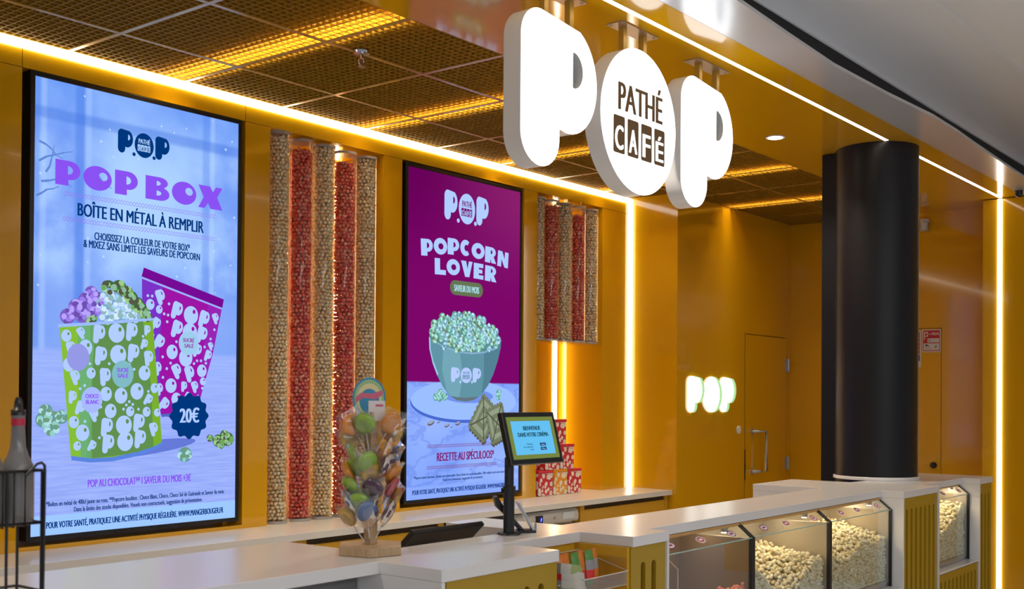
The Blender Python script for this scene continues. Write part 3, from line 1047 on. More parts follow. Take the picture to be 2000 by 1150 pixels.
biscuit(.66, .445, .115, .085, .95, 3)
biscuit(.785, .415, .105, .080, -1.25, 7)
for x, z, s in ((.20, .423, .03), (.265, .428, .014), (.335, .407, .022), (.375, .398, .011), (.43, .418, .024), (.53, .375, .006), (.60, .372, .005)):
    a.poly(ell(x, z, s, s * .45, 9, rot=.3), E_(96, 84, 96), 3)
    a.poly(ell(x, z + s * .15, s * .8, s * .3, 9, rot=.3), E_(150, 160, 180), 3.4)
chain(a, .170, .788, .292, E_(120, 24, 110), 3, .0085, .020, .0034)
chain(a, .170, .788, .172, E_(120, 24, 110), 3, .0085, .020, .0034)
a.text('RECETTE AU SPÉCULOOS*', .251, .762, .206, .050, E_(124, 10, 96), 3, bold=.02)
a.text('*Popcorn saveur Spéculoos. Recette non contractuelle. Dans la limite des stocks disponibles. Offre valable tous les jours dans les cinémas.', .063, .937, .114, .015, NAVY, 3, bold=.02)
a.text('Visuel non contractuel, suggestion de présentation.', .30, .66, .092, .015, NAVY, 3, bold=.02)
a.rect(0, 1, 0, .070, E_(134, 164, 252), 2)
a.text('POUR VOTRE SANTÉ, PRATIQUEZ UNE ACTIVITÉ PHYSIQUE RÉGULIÈRE. WWW.MANGERBOUGER.FR', .052, .955, .027, .027, NAVY, 3, bold=.02)
a.build('screen_picture', t, (0, .0005, 0), S2)
tag(MB().box(5.392, 5.398, YA - .004, YA + .02, 1.42, 1.465).build('sensor', STEEL), 'small silver sensor at the left rim of the magenta display', 'sensor')


# ================================================================== POPCORN TUBES
def kernel_base(rng, r=1.0, sub=1):
    bm = bmesh.new()
    bmesh.ops.create_icosphere(bm, subdivisions=sub, radius=1)
    lob = [Vector((rng.gauss(0, 1), rng.gauss(0, 1), rng.gauss(0, 1))).normalized() for _ in range(6)]
    V = []
    for v in bm.verts:
        d = max(0, max(v.co.normalized().dot(l) for l in lob))
        V.append(np.array(v.co) * (.74 + .30 * d ** 4 + rng.uniform(-.05, .05)) * r)
    F = np.array([[l.index for l in f.verts] for f in bm.faces])
    bm.free()
    return np.array(V), F


KR = random.Random(11)
KERN = [kernel_base(KR) for _ in range(6)]


def kernels(name, pts, rads, mats, parent, tints=None, nprng=np.random.default_rng(2)):
    """one mesh of many popped kernels (a heap nobody could count)"""
    vs, fs, mi = [], [], []
    b = 0
    for i, p in enumerate(pts):
        V, F = KERN[i % 6]
        q = nprng.normal(size=4); q /= np.linalg.norm(q)
        w_, x, y, z = q
        R = np.array([[1 - 2 * (y * y + z * z), 2 * (x * y - z * w_), 2 * (x * z + y * w_)], [2 * (x * y + z * w_), 1 - 2 * (x * x + z * z), 2 * (y * z - x * w_)], [2 * (x * z - y * w_), 2 * (y * z + x * w_), 1 - 2 * (x * x + y * y)]])
        vs.append(V @ R.T * rads[i] + p)
        fs.append(F + b)
        b += len(V)
        mi.append(np.full(len(F), nprng.integers(0, len(mats)) if tints is None else tints[i]))
    vs = np.concatenate(vs).astype(np.float32); fs = np.concatenate(fs); mi = np.concatenate(mi).astype(np.int32)
    me = bpy.data.meshes.new(name)
    me.vertices.add(len(vs)); me.vertices.foreach_set('co', vs.ravel())
    me.loops.add(fs.size); me.loops.foreach_set('vertex_index', fs.ravel().astype(np.int32))
    me.polygons.add(len(fs))
    me.polygons.foreach_set('loop_start', np.arange(0, fs.size, 3, dtype=np.int32))
    for m in mats: me.materials.append(m)
    me.polygons.foreach_set('material_index', mi)
    me.polygons.foreach_set('use_smooth', np.ones(len(fs), dtype=bool))
    me.update(calc_edges=True)
    me.validate()
    o = bpy.data.objects.new(name, me)
    COL.objects.link(o)
    o.parent = parent
    o['kind'] = 'stuff'
    return o


BEIGE = [mat('caramel_popcorn_%d' % i, c, .5) for i, c in enumerate(((.92, .74, .46, 1), (.95, .82, .58, 1), (.84, .62, .34, 1), (.96, .86, .66, 1)))]
RED = [mat('red_popcorn_%d' % i, c, .45) for i, c in enumerate(((.84, .17, .13, 1), (.88, .25, .19, 1), (.74, .09, .08, 1), (.90, .38, .29, 1)))]
TR = .072


def tube_points(z0, z1, rng):
    pts, rads = [], []
    kr = .0145
    R = TR - .004 - kr * .8
    z = z0 + kr
    row = 0
    while z < z1:
        n = 14
        for k in range(n):
            an = 2 * PI * (k + .5 * (row % 2)) / n + rng.uniform(-.10, .10)
            rr = R - abs(rng.gauss(0, .003))
            pts.append((rr * math.cos(an), rr * math.sin(an), z + rng.uniform(-.004, .004)))
            rads.append(kr * rng.uniform(.84, 1.04))
        for k in range(9):
            an = 2 * PI * (k + .3 * row) / 9
            rr = R - .021
            pts.append((rr * math.cos(an), rr * math.sin(an), z + rng.uniform(-.004, .004)))
            rads.append(kr * 1.05)
        z += kr * 1.52
        row += 1
    for rad in (.045, .024, .0):
        n = max(1, int(rad * 2 * PI / .022))
        for k in range(n):
            an = 2 * PI * k / n
            pts.append((rad * math.cos(an), rad * math.sin(an), z - kr * .6 + rng.uniform(-.004, .010)))
            rads.append(kr * 1.05)
    return np.array(pts), np.array(rads)


def popcorn_tube(x, z0, z1, fill_to, mats, label, group, seed):
    t = thing('popcorn_tube', label, 'tube', (x, 5.262, z0), 0, group)
    h = z1 - z0
    b = MB()
    b.lathe([(TR, .012), (TR, h - .012)], seg=40)
    b.f = [f for f in b.f if len(f) == 4]; b.m = b.m[:len(b.f)]; b.s = b.s[:len(b.f)]
    b.build('tube_wall', ACRYL, t)
    MB().lathe([(TR + .002, 0), (TR + .002, .016)], seg=40).build('base_cap', CAPM, t)
    MB().lathe([(TR + .002, h - .016), (TR + .002, h)], seg=40).build('top_cap', CAPM, t)
    rng = random.Random(seed)
    p, r = tube_points(.016, fill_to - z0, rng)
    kernels('popcorn', p, r, mats, t, nprng=np.random.default_rng(seed))
    return t


CAPM = mat('grey_tube_cap', (.42, .40, .40, 1), .25, metal=.3)
names = ('leftmost', 'second from the left', 'middle', 'fourth from the left', 'rightmost')
for i in range(5):
    c = i % 2
    top = (3.215, 3.200, 3.200, 3.190, 3.190)[i] - .006
    popcorn_tube(4.386 + .1795 * i, ZB + .001, top, (3.165, 3.13, 3.16, 3.09, 3.165)[i], RED if c else BEIGE,
                 ('tall clear tube of red popcorn' if c else 'tall clear tube of caramel popcorn') + ', ' + names[i] + ' of the five between the displays', 'tall popcorn tubes between the displays', 20 + i)
for i in range(5):
    c = i % 2
    popcorn_tube(6.918 + .1798 * i, 2.092, 3.186, (3.16, 3.135, 3.14, 3.10, 3.165)[i], RED if c else BEIGE,
                 ('short clear tube of red popcorn' if c else 'short clear tube of caramel popcorn') + ', ' + names[i] + ' of the five above the tins', 'short popcorn tubes above the tins', 40 + i)
# the shelf that carries the short tubes
tag(MB().box(6.838, 7.720, 5.182, 5.345, 2.080, 2.0915).build('tube_shelf', ACRYL), 'clear acrylic shelf under the five short popcorn tubes', 'shelf')


# ================================================================== POPCORN TINS
def tin_mat(name, base, ink):
    m = mat(name, base, .35)
    nt = m.node_tree
    tc = nt.nodes.new('ShaderNodeTexCoord')
    v = nt.nodes.new('ShaderNodeTexVoronoi')
    v.inputs['Scale'].default_value = 26
    nt.links.new(tc.outputs['Object'], v.inputs['Vector'])
    f = sstep(nt, v.outputs['Distance'], .50, .44)
    dot = sstep(nt, v.outputs['Distance'], .13, .09)
    c = nmix(nt, f, base, (.86, .80, .72, 1))
    c = nmix(nt, dot, c, ink)
    nt.links.new(c, nt.nodes['Principled BSDF'].inputs['Base Color'])
    return m


TINR = tin_mat('red_popcorn_tin', (.62, .02, .05, 1), (.62, .05, .08, 1))
TINO = tin_mat('orange_popcorn_tin', (.80, .32, .02, 1), (.8, .35, .05, 1))
LIDR = mat('red_tin_lid', (.66, .03, .05, 1), .3)
LIDO = mat('orange_tin_lid', (.82, .34, .02, 1), .3)
for x, z, k, lb in ((6.865, 0, 0, 'red patterned popcorn tin at the left end of the bottom row'), (7.057, 0, 1, 'orange patterned popcorn tin in the middle of the bottom row'),
                    (7.248, 0, 0, 'red patterned popcorn tin at the right end of the bottom row'), (6.955, 1, 0, 'red patterned popcorn tin on the second row, left, behind the customer screen'),
                    (7.147, 1, 0, 'red patterned popcorn tin at the right of the second row'), (7.040, 2, 0, 'red patterned popcorn tin alone on top of the pyramid')):
    hgt = .195
    t = thing('popcorn_tin', lb, 'tin', (x + .093, 5.27, ZB + .001 + z * hgt), 0, 'stacked popcorn tins')
    MB().box(-.089, .089, -.089, .089, 0, .172).build('body', TINO if k else TINR, t, bevel=.006)
    MB().box(-.092, .092, -.092, .092, .172, .1945).build('lid', LIDO if k else LIDR, t, bevel=.005)


# ================================================================== BACK COUNTER
BF = 4.765
wm = MB()
wm.box(-2.0, XW - .002, BF, YA - .001, .858, ZB)
for x0, x1 in NI:
    wm.box(x0 + .002, x1 - .002, YA - .001, YN - .016, .8605, ZB)
tag(wm.build('worktop', WHITE_TOP, bevel=.002), 'long white worktop of the back counter under the displays', 'worktop')


def cabinet(x0, x1, label, ndoor):
    t = thing('base_cabinet', label, 'cabinet', (x0, BF + .03, 0), 0, 'amber base cabinets')
    wd = x1 - x0
    MB().box(0, wd, .02, .38, .02, .855).box(0, .05, 0, .02, .02, .855).box(wd - .05, wd, 0, .02, .02, .855).build('carcass', GOLD_CAB, t)
    MB().box(.05, wd - .05, .012, .0195, .815, .856).build('grip_recess', DARK_GAP, t)
    dw = (wd - .1) / ndoor
    for k in range(ndoor):
        MB().box(.05 + k * dw + .0015, .05 + (k + 1) * dw - .0015, 0, .0195, .05, .822).build('door', GOLD_CAB, t, bevel=.0015)
    return t


cabinet(1.2, 4.17, 'amber base cabinet at the left under the back counter', 4)
cabinet(4.172, 5.36, 'amber base cabinet with a dark grip slot, left of the fridge bay', 2)
cabinet(6.865, 8.12, 'amber base cabinet with a dark grip slot, right of the fridge', 1)
# under-counter fridge
t = thing('fridge', 'brushed steel under-counter fridge with a small blue readout', 'fridge', (6.07, BF + .03, 0))
MB().box(0, .755, .04, .38, .01, .845).build('cabinet_body', STEEL, t, bevel=.004)
MB().box(.01, .745, 0, .04, .03, .735).build('door', STEEL, t, bevel=.006)
pf = [(.0, .752), (-.012, .765), (-.014, .80), (-.006, .83), (.012, .845), (.04, .845), (.04, .752)]
MB().prism(pf, .0, .755, axis='x', smooth=False).build('control_panel', mat('fridge_panel_grey', (.60, .60, .58, 1), .35, metal=.3), t, bevel=.002)
MB().box(.235, .315, -.018, -.011, .762, .822).build('readout', BLACK_PLASTIC, t, bevel=.002)
rd = Art()
rd.poly(ell(0, 0, .020, .024, 24), E_(24, 40, 140), 0)
rd.poly([(-.004, -.012), (.002, -.012), (.010, .014), (.000, .010)], E_(200, 220, 255), 1)
rd.build('readout_light', t, (.290, -.0185, .792))
MB().lathe([(.011, 0), (.011, .006)], seg=16).xf(Matrix.Translation((.455, -.0135, .795)) @ Matrix.Rotation(PI / 2, 4, 'X')).build('lock', STEEL, t)
MB().box(.56, .70, -.0155, -.013, .775, .825).build('badge_plate', mat('badge_pale', (.62, .66, .72, 1), .3), t, bevel=.001)
# dark bay round the fridge
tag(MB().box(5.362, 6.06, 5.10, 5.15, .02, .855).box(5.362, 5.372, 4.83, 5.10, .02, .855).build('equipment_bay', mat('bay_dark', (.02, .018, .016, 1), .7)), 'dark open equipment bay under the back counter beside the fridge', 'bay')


# ================================================================== FRONT COUNTER
XL0 = -1.0
top = [(XL0, 2.585), (2.580, 2.585), (2.580, 2.314), (3.188, 2.314), (3.188, 2.566), (3.672, 2.566), (3.672, 2.318), (3.940, 2.318), (3.940, 2.420), (6.512, 2.420),
       (6.512, 2.285), (7.150, 2.285), (7.150, 2.390), (7.985, 2.390), (7.985, 2.285), (8.285, 2.285), (8.285, 2.81)] + [(7.517 + .2695 * math.cos(math.radians(a_)), 2.825 + .2695 * math.sin(math.radians(a_))) for a_ in range(-4, -177, -8)] + [(7.03, 2.81), (7.03, 3.205), (6.456, 3.205),
       (6.456, 2.762), (3.815, 2.762), (3.815, 3.181), (3.569, 3.181), (3.569, 2.765), (2.715, 2.765), (2.715, 3.19), (XL0, 3.19)]
tag(MB().prism(top, 1.083, ZF).build('worktop', WHITE_TOP, bevel=.002), 'white stepped worktop of the front counter running past the black column', 'worktop')
FRONT = mat('dimmed_olive_amber', (.40, .245, .012, 1), .28, noise=.03, nscale=2)  # olive amber, with the dimmer light on the fronts put into its colour


def end_panel(box, label):
    return tag(MB().box(*box).build('end_panel', WHITE_TOP, bevel=.0015), label, 'panel', 'white end panels under the front worktop')


end_panel((2.580, 2.596, 2.314, 2.760, .02, 1.0825), 'white end panel left of the slotted amber front that is nearest the camera')
end_panel((3.926, 3.940, 2.318, 2.760, .02, 1.0825), 'white end panel at the left end of the long popcorn case recess')
end_panel((6.512, 6.526, 2.285, 2.760, .02, 1.0825), 'white end panel at the right end of the long popcorn case recess')
end_panel((7.136, 7.150, 2.285, 2.760, .02, 1.0825), 'narrow white end panel left of the single popcorn case')
end_panel((7.985, 7.999, 2.285, 2.760, .02, 1.0825), 'white end panel right of the single popcorn case')
end_panel((3.569, 3.583, 2.80, 3.180, .02, 1.0825), 'white side panel of the counter wing behind the customer screen')
end_panel((6.456, 6.470, 2.80, 3.204, .02, 1.0825), 'white side panel of the counter wing in front of the door')

GREYP = mat('grey_plinth', (.16, .16, .155, 1), .5)
tag(MB().box(XL0, 2.575, 2.68, 2.75, .02, 1.0825).build('counter_front', GREYP), 'dark grey front set back under the left stretch of white worktop', 'panel')


def slotted(x0, x1, y, z0, z1, label, zslot=None, pitch=.0785, sw=.034, holes=None):
    """amber front plate with a row of upright round-ended slots"""
    t = thing('slotted_front', label, 'panel', (x0, y, z0), 0, 'slotted amber counter fronts')
    w_, h = x1 - x0, z1 - z0
    n = int((w_ - .03) / pitch)
    m0 = (w_ - n * pitch) / 2
    loops = [[(0, 0), (w_, 0), (w_, h), (0, h)]]
    for k in range(n):
        cx = m0 + (k + .5) * pitch
        zt = h - .065 if zslot is None else zslot(x0 + cx) - z0
        loops.append(arc(cx, zt - sw / 2, sw / 2, sw / 2, 0, 180, 8) + arc(cx, .06 + sw / 2, sw / 2, sw / 2, 180, 360, 8))
    v, f = fill(loops)
    mb = MB()
    mb.add([(p[0], 0, p[1]) for p in v], f)
    for L in loops:
        nL = len(L)
        mb.add([(p[0], 0, p[1]) for p in L] + [(p[0], .014, p[1]) for p in L], [(i, (i + 1) % nL, nL + (i + 1) % nL, nL + i) for i in range(nL)])
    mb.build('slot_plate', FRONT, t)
    MB().box(0, w_, .0145, .03, 0, h).build('backing_plate', mat('slot_backing_amber', (.16, .075, .006, 1), .4), t)
    return t


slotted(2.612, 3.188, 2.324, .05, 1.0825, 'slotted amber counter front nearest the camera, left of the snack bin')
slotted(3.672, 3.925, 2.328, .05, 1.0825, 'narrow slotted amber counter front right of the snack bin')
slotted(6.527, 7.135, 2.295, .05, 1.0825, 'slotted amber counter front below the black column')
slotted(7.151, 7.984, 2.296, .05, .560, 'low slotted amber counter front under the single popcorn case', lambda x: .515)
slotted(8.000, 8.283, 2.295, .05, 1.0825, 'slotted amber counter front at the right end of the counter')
tag(MB().box(3.190, 3.672, 2.58, 2.60, .05, 1.0825).box(3.656, 3.671, 2.335, 2.58, .05, 1.0825).build('niche_lining', GOLD_CAB), 'plain amber lining of the snack niche in the counter front', 'panel')
tag(MB().box(8.266, 8.283, 2.33, 2.80, .05, 1.0825).build('end_panel', GOLD_CAB), 'amber end panel closing the right end of the front counter', 'panel')
# sills under the cases
tag(MB().box(3.942, 6.511, 2.290, 2.75, .545, .575).build('sill', WHITE_TOP, bevel=.002), 'white sill under the three popcorn cases', 'sill')
tag(MB().box(7.151, 7.984, 2.290, 2.75, .565, .575).build('sill', WHITE_TOP, bevel=.002), 'white sill under the single popcorn case at the right', 'sill')
tag(MB().box(3.942, 6.511, 2.300, 2.32, .05, .544).build('counter_front', GOLD_CAB), 'plain amber counter front below the three popcorn cases', 'panel')

# ------------------------------------------------------------------ popcorn cases
STKP = mat('sticker_plum', (.25, .04, .12, 1), .4)
STKW = mat('sticker_white', (.75, .68, .68, 1), .4)
STKR = mat('sticker_red', (.50, .08, .09, 1), .4)
TRIM = mat('case_black_trim', (.012, .012, .014, 1), .3)
TRIMG = mat('case_grey_trim', (.25, .27, .30, 1), .3, metal=.4)
BACKM = mat('case_back_metal', (.42, .38, .33, 1), .3, metal=.5)
WOODST = wood('wood_strip', (.50, .27, .08, 1), (.60, .34, .12, 1))
POPW = [mat('white_popcorn_%d' % i, c, .5) for i, c in enumerate(((.66, .60, .44, 1), (.72, .66, .50, 1), (.56, .47, .28, 1), (.76, .72, .58, 1)))]
POPP = [mat('pink_popcorn_%d' % i, c, .45) for i, c in enumerate(((.66, .12, .12, 1), (.72, .22, .18, 1), (.60, .30, .12, 1)))]
SPOT = emit('case_spot', (1.0, .86, .62, 1), 22)
YGL = 2.356


def popcorn_case(x0, x1, zb, label, heap, kr, mats, lamp, stick, nseed, backm=BACKM, D=.385):
    t = thing('popcorn_case', label, 'display case', (x0, YGL, zb), 0, 'heated popcorn cases')
    w_ = x1 - x0
    zt, zs = 1.072 - zb, 1.017 - zb
    MB().box(.004, w_ - .004, .01, D, .001, .030).build('base_tray', STEEL, t, bevel=.002)
    MB().box(.006, w_ - .006, D - .01, D, .03, zt).box(.002, .008, .012, D - .01, .03, zt - .06).box(w_ - .008, w_ - .002, .012, D - .01, .03, zt - .06).build('back_panel', backm, t)
    MB().box(.006, w_ - .006, .0, .004, .022, zs).build('front_glass', GLASS, t)
    v = [(.006, 0, zs), (w_ - .006, 0, zs), (w_ - .006, .069, zt), (.006, .069, zt)]
    MB().add(v + [(p[0], p[1] + .003, p[2] + .003) for p in v], [(0, 1, 2, 3), (4, 7, 6, 5), (0, 4, 5, 1), (1, 5, 6, 2), (2, 6, 7, 3), (3, 7, 4, 0)]).build('sloping_glass', GLASS, t)
    MB().tube([(.006, -.001, zs), (w_ - .006, -.001, zs)], .0028, 6).build('glass_edge', GLASS_EDGE, t)
    for xx in (0, w_):
        s_ = 1 if xx == 0 else -1
        tr = MB()
        tr.box(xx - s_ * .002, xx + s_ * .010, -.006, .008, .0, zs + .002)
        tr.obox((xx - s_ * .002, -.006, zs), (s_ * .012, 0, 0), (0, .069, zt - zs), (0, .012, 0))
        tr.build('corner_trim', TRIM, t)
    MB().box(.008, w_ - .008, .066, D - .01, zt - .003, zt + .004).build('top_plate', WHITE_PAINT, t)
    MB().box(.0, w_, .064, .085, zt - .004, zt + .009).build('wood_strip', WOODST, t)
    # lamps under the top plate
    MB().lathe([(.016, 0), (.016, .02)], (w_ * .86, .085, zt - .025), 16).build('lamp_cup', STEEL, t)
    MB().lathe([(.012, 0), (.012, .003)], (w_ * .86, .085, zt - .0285), 16).build('lamp_glow', SPOT, t)
    for k, (fx, m) in enumerate(stick):
        st = Art()
        st.poly(ell(0, 0, .036, .019, 24), m, 1)
        st.poly(ell(0, 0, .030, .014, 24), STKW if m is not STKW else STKR, 1.5)
        st.poly([(-.018, -.006), (.018, -.004), (.016, .006), (-.016, .005)], m, 2)
        d = Vector((0, .069, zt - zs)).normalized()
        st.build('sticker', t, (w_ * fx, .034 - .002, (zs + zt) / 2 + .001), 1, (1, 0, 0), d, Vector((0, -d.z, d.y)))
    dv = MB()
    for fx in ((.34, .62) if D > .3 else (.5,)):
        y_ = D * .55
        dv.tube([(.010, y_, zt - .115), (w_ * (fx - .14), y_, zt - .118), (w_ * fx, y_, zt - .185), (w_ * fx, y_, .04)], .0022, 6)
    dv.build('divider_edge', mat('divider_edge_pale', (.72, .62, .48, 1), .3), t)
    # the heap
    rng = random.Random(nseed)
    pts, rads, tint = [], [], []
    if heap:
        nx, ny = int(w_ / (kr * 1.25)), int((D - .025) / (kr * 1.35))
        for i in range(nx):
            for j in range(ny):
                x = .02 + (w_ - .04) * (i + .5) / nx + rng.uniform(-.3, .3) * kr
                y = .016 + kr + (D - .04 - kr) * j / (ny - 1)
                hz_ = heap(x / w_, y / (D - .025)) + rng.gauss(0, kr * .75)
                pts.append((x, y, max(.045, hz_))); rads.append(kr * rng.uniform(.85, 1.15))
                if j == 0 or j == ny - 1:
                    z = .040
                    while z < hz_ - kr:
                        pts.append((min(w_ - .016, max(.016, x + rng.uniform(-.9, .9) * kr)), y + rng.uniform(0, .5) * kr * (1 if j == 0 else -1), z)); rads.append(kr * rng.uniform(.85, 1.2))
                        z += kr * rng.uniform(1.0, 1.7)
        kernels('popcorn_heap', np.array(pts), np.array(rads), mats, t, nprng=np.random.default_rng(nseed))
    for lx in (.25, .75):
        d = bpy.data.lights.new('case_lamp', 'AREA')
        d.shape = 'RECTANGLE'; d.size = w_ * .4; d.size_y = .03; d.energy = lamp; d.color = (1, .78, .48)
        o = bpy.data.objects.new('case_lamp', d); COL.objects.link(o)
        o.parent = t; o.location = (w_ * lx, D * .6, zt - .012)
    return t


sm = lambda a, b, x: (lambda q: q * q * (3 - 2 * q))(min(1, max(0, (x - a) / (b - a))))
popcorn_case(3.945, 4.744, .576, 'dim popcorn case with a low pink heap, at the left end of the long recess',
             lambda u, v: .07 + .13 * sm(.45, .95, u) * (1 - .5 * v) + .03 * math.sin(9 * u + 4 * v), .0125, POPP, 1.2, ((.15, STKP), (.47, STKW), (.82, STKP)), 61, mat('case_back_dark', (.10, .07, .05, 1), .5))
popcorn_case(4.752, 5.622, .576, 'popcorn case half full of white popcorn, in the middle of the long recess',
             lambda u, v: .265 - .09 * sm(.0, .55, u) * sm(1.0, .45, u) * 2 * (1 - v * .7) + .05 * v * sm(.2, .6, u) + .02 * math.sin(11 * u), .0130, POPW, 1.3, ((.20, STKP), (.48, STKW), (.85, STKR)), 62)
popcorn_case(5.630, 6.508, .576, 'popcorn case heaped with white popcorn at the right end of the long recess',
             lambda u, v: .20 + .07 * sm(.1, .9, u) + .09 * v + .015 * math.sin(13 * u), .0130, POPW, 1.3, ((.25, STKW), (.50, STKW), (.85, STKR)), 63)
popcorn_case(7.156, 7.978, .576, 'single popcorn case in its white-framed recess right of the column',
             lambda u, v: .20 + .16 * sm(.35, 1.0, u) + .08 * v * (1 - u), .0130, POPW, 1.1, ((.45, STKW), (.85, STKR)), 64, D=.188)

# ------------------------------------------------------------------ snack bin in the counter niche
t = thing('snack_bin', 'clear acrylic snack bin hung in the niche of the front counter', 'bin', (3.20, 2.330, .945))
b = MB()
b.box(0, .452, 0, .003, 0, .05).box(0, .452, .225, .228, 0, .11).box(0, .003, .003, .225, 0, .10).box(.449, .452, .003, .225, 0, .10).box(0, .452, 0, .228, -.003, 0)
b.build('tray', ACRYL, t)
MB().tube([(0, 0, .05), (.452, 0, .05)], .002, 6).tube([(.452, 0, .05), (.452, .228, .11)], .002, 6).tube([(0, .228, .11), (.452, .228, .11)], .002, 6).tube([(0, 0, 0), (.452, 0, 0), (.452, .228, 0)], .002, 6).build('tray_edge', mat('acrylic_edge', (.70, .62, .52, 1), .15), t)


def bag_mesh(w_, h, d, cols, name, parent):
    """pillow bag with crimped ends, printed in bands"""
    mb = MB()
    nu, nv = 8, 14
    for side in (1, -1):
        vs, fs = [], []
        for j in range(nv + 1):
            v = j / nv
            for i in range(nu + 1):
                u = i / nu
                bulge = (math.sin(PI * u) ** .6) * (math.sin(PI * min(1, max(0, (v - .06) / .88))) ** .45 if .06 < v < .94 else 0)
                vs.append(((u - .5) * w_ * (1 - .06 * bulge), side * d / 2 * bulge, v * h))
        for j in range(nv):
            for i in range(nu):
                mb.add([], [])
                mb.f.append([len(mb.v) + j * (nu + 1) + i, len(mb.v) + j * (nu + 1) + i + 1, len(mb.v) + (j + 1) * (nu + 1) + i + 1, len(mb.v) + (j + 1) * (nu + 1) + i])
                q = j / nv
                mb.m.append(0 if q > .66 or q < .12 else (1 if q > .42 else 2)); mb.s.append(True)
        mb.v += [tuple(p) for p in vs]
    return mb.build(name, cols, parent)


def fix_bag(w_, h, d, cols):
    return None


OR, GR, RD_, GY, WH, LG = (mat('print_orange', (.62, .17, .02, 1), .3), mat('print_green', (.09, .26, .05, 1), .3), mat('print_red', (.66, .03, .03, 1), .3),
                           mat('print_grey', (.30, .28, .27, 1), .35), mat('print_pale', (.72, .72, .66, 1), .35), mat('print_light_green', (.42, .52, .22, 1), .35))
up = (((OR, GY, OR), 'orange and grey snack bag standing at the left of the bin'), ((OR, OR, RD_), 'plain orange snack bag standing second in the bin'), ((GR, GR, WH), 'green snack bag with a pale foot standing in the middle of the bin'),
      ((OR, OR, RD_), 'orange snack bag between the two green ones in the bin'), ((GR, GY, RD_), 'green snack bag with a red foot standing in the bin'), ((OR, GY, OR), 'brownish orange snack bag at the right end of the bin'))
for k, (cols, lb) in enumerate(up):
    o = bag_mesh(.052, .130, .03, cols, 'snack_bag', None)
    tag(o, lb, 'snack bag', 'standing snack bags in the bin')
    o.location = (3.362 + .046 * k, 2.425 + .012 * (k % 2), .9465)
    o.rotation_euler = (-.10, 0, .05 * (k % 3 - 1))
for k, (z, cols, ln) in enumerate(((.964, (WH, LG, GY), .17), (.988, (WH, WH, GY), .16), (1.012, (WH, WH, RD_), .16), (1.036, (LG, WH, GY), .15))):
    o = bag_mesh(.085, ln, .021, cols, 'snack_bag', None)
    tag(o, ('lowest pale snack bag lying flat in the bin', 'pale snack bag lying second from the bottom in the bin', 'white and red snack bag lying third in the bin', 'pale snack bag with a green end lying on top in the bin')[k], 'snack bag', 'lying snack bags in the bin')
    o.location = (3.225, 2.392, z - .006)
    o.rotation_euler = (PI / 2 - .02, PI / 2 - .17, 0)

# ------------------------------------------------------------------ candy stand with lollipops
PALE = wood('pale_wood', (.42, .27, .14, 1), (.54, .37, .21, 1), 10)
CX, CY = 2.700, 2.745
t = thing('lollipop_stand', 'pale wooden lollipop tree with a six-sided foot on the white counter', 'stand', (CX, CY, ZF + .001))
MB().prism(ell(0, 0, .128, .118, 6, rot=PI / 6 + .25), 0, .030).build('foot', PALE, t, bevel=.002)
MB().prism([(-.017, -.017), (.017, -.017), (.017, .017), (-.017, .017)], .0295, .475).build('post', PALE, t, bevel=.003)
hd_ = Art(.0006)
CB, CP, CY2, CG = mat('card_blue', (.03, .25, .42, 1), .4), mat('card_pink', (.62, .12, .20, 1), .4), mat('card_yellow', (.72, .62, .30, 1), .4), mat('card_green', (.32, .50, .22, 1), .4)
fdir = Vector((-.62, -.784, 0)); ux_ = Vector((.784, -.62, 0))
hd_.poly(ell(0, 0, .056, .070, 36), CB, 1); hd_.poly(ell(0, 0, .050, .063, 36), CG, 2); hd_.poly(ell(0, -.004, .042, .054, 36), CY2, 3)
hd_.poly(ell(0, -.010, .033, .042, 30), CB, 4)
hd_.poly([(-.046, -.016), (-.02, .002), (.02, -.004), (.046, .012), (.044, .028), (.01, .016), (-.03, .018), (-.046, .002)], CP, 5)
hd_.build('header_card', t, Vector((-.012, 0, .520)) + fdir * .004, 1, ux_, (0, 0, 1), fdir)
MB().prism(ell(0, 0, .056, .070, 36), 0, .004, axis='y').xf(Matrix.Translation((-.012, 0, .520)) @ Matrix.Rotation(math.atan2(ux_.y, ux_.x), 4, 'Z')).build('header_board', CB, t)
pc_ = Art(.0006)
pc_.rect(-.030, .026, -.048, .020, mat('price_card', (.76, .68, .64, 1), .5), 1)
pc_.rect(-.006, .020, .000, .008, CP, 2)
pc_.build('price_card', t, Vector((.022, 0, .492)) + fdir * .030, 1, ux_, (.0, 0, 1), fdir)

CAND = {k: mat('candy_' + k, c, .2, coat=.3) for k, c in dict(orange=(.74, .26, .02, 1), green=(.27, .42, .05, 1), purple=(.08, .035, .06, 1), yellow=(.56, .33, .06, 1), blue=(.10, .16, .30, 1), red=(.45, .05, .08, 1), amber=(.60, .22, .03, 1)).items()}
STICK = mat('lolly_stick', (.75, .72, .66, 1), .4)
protos = {}


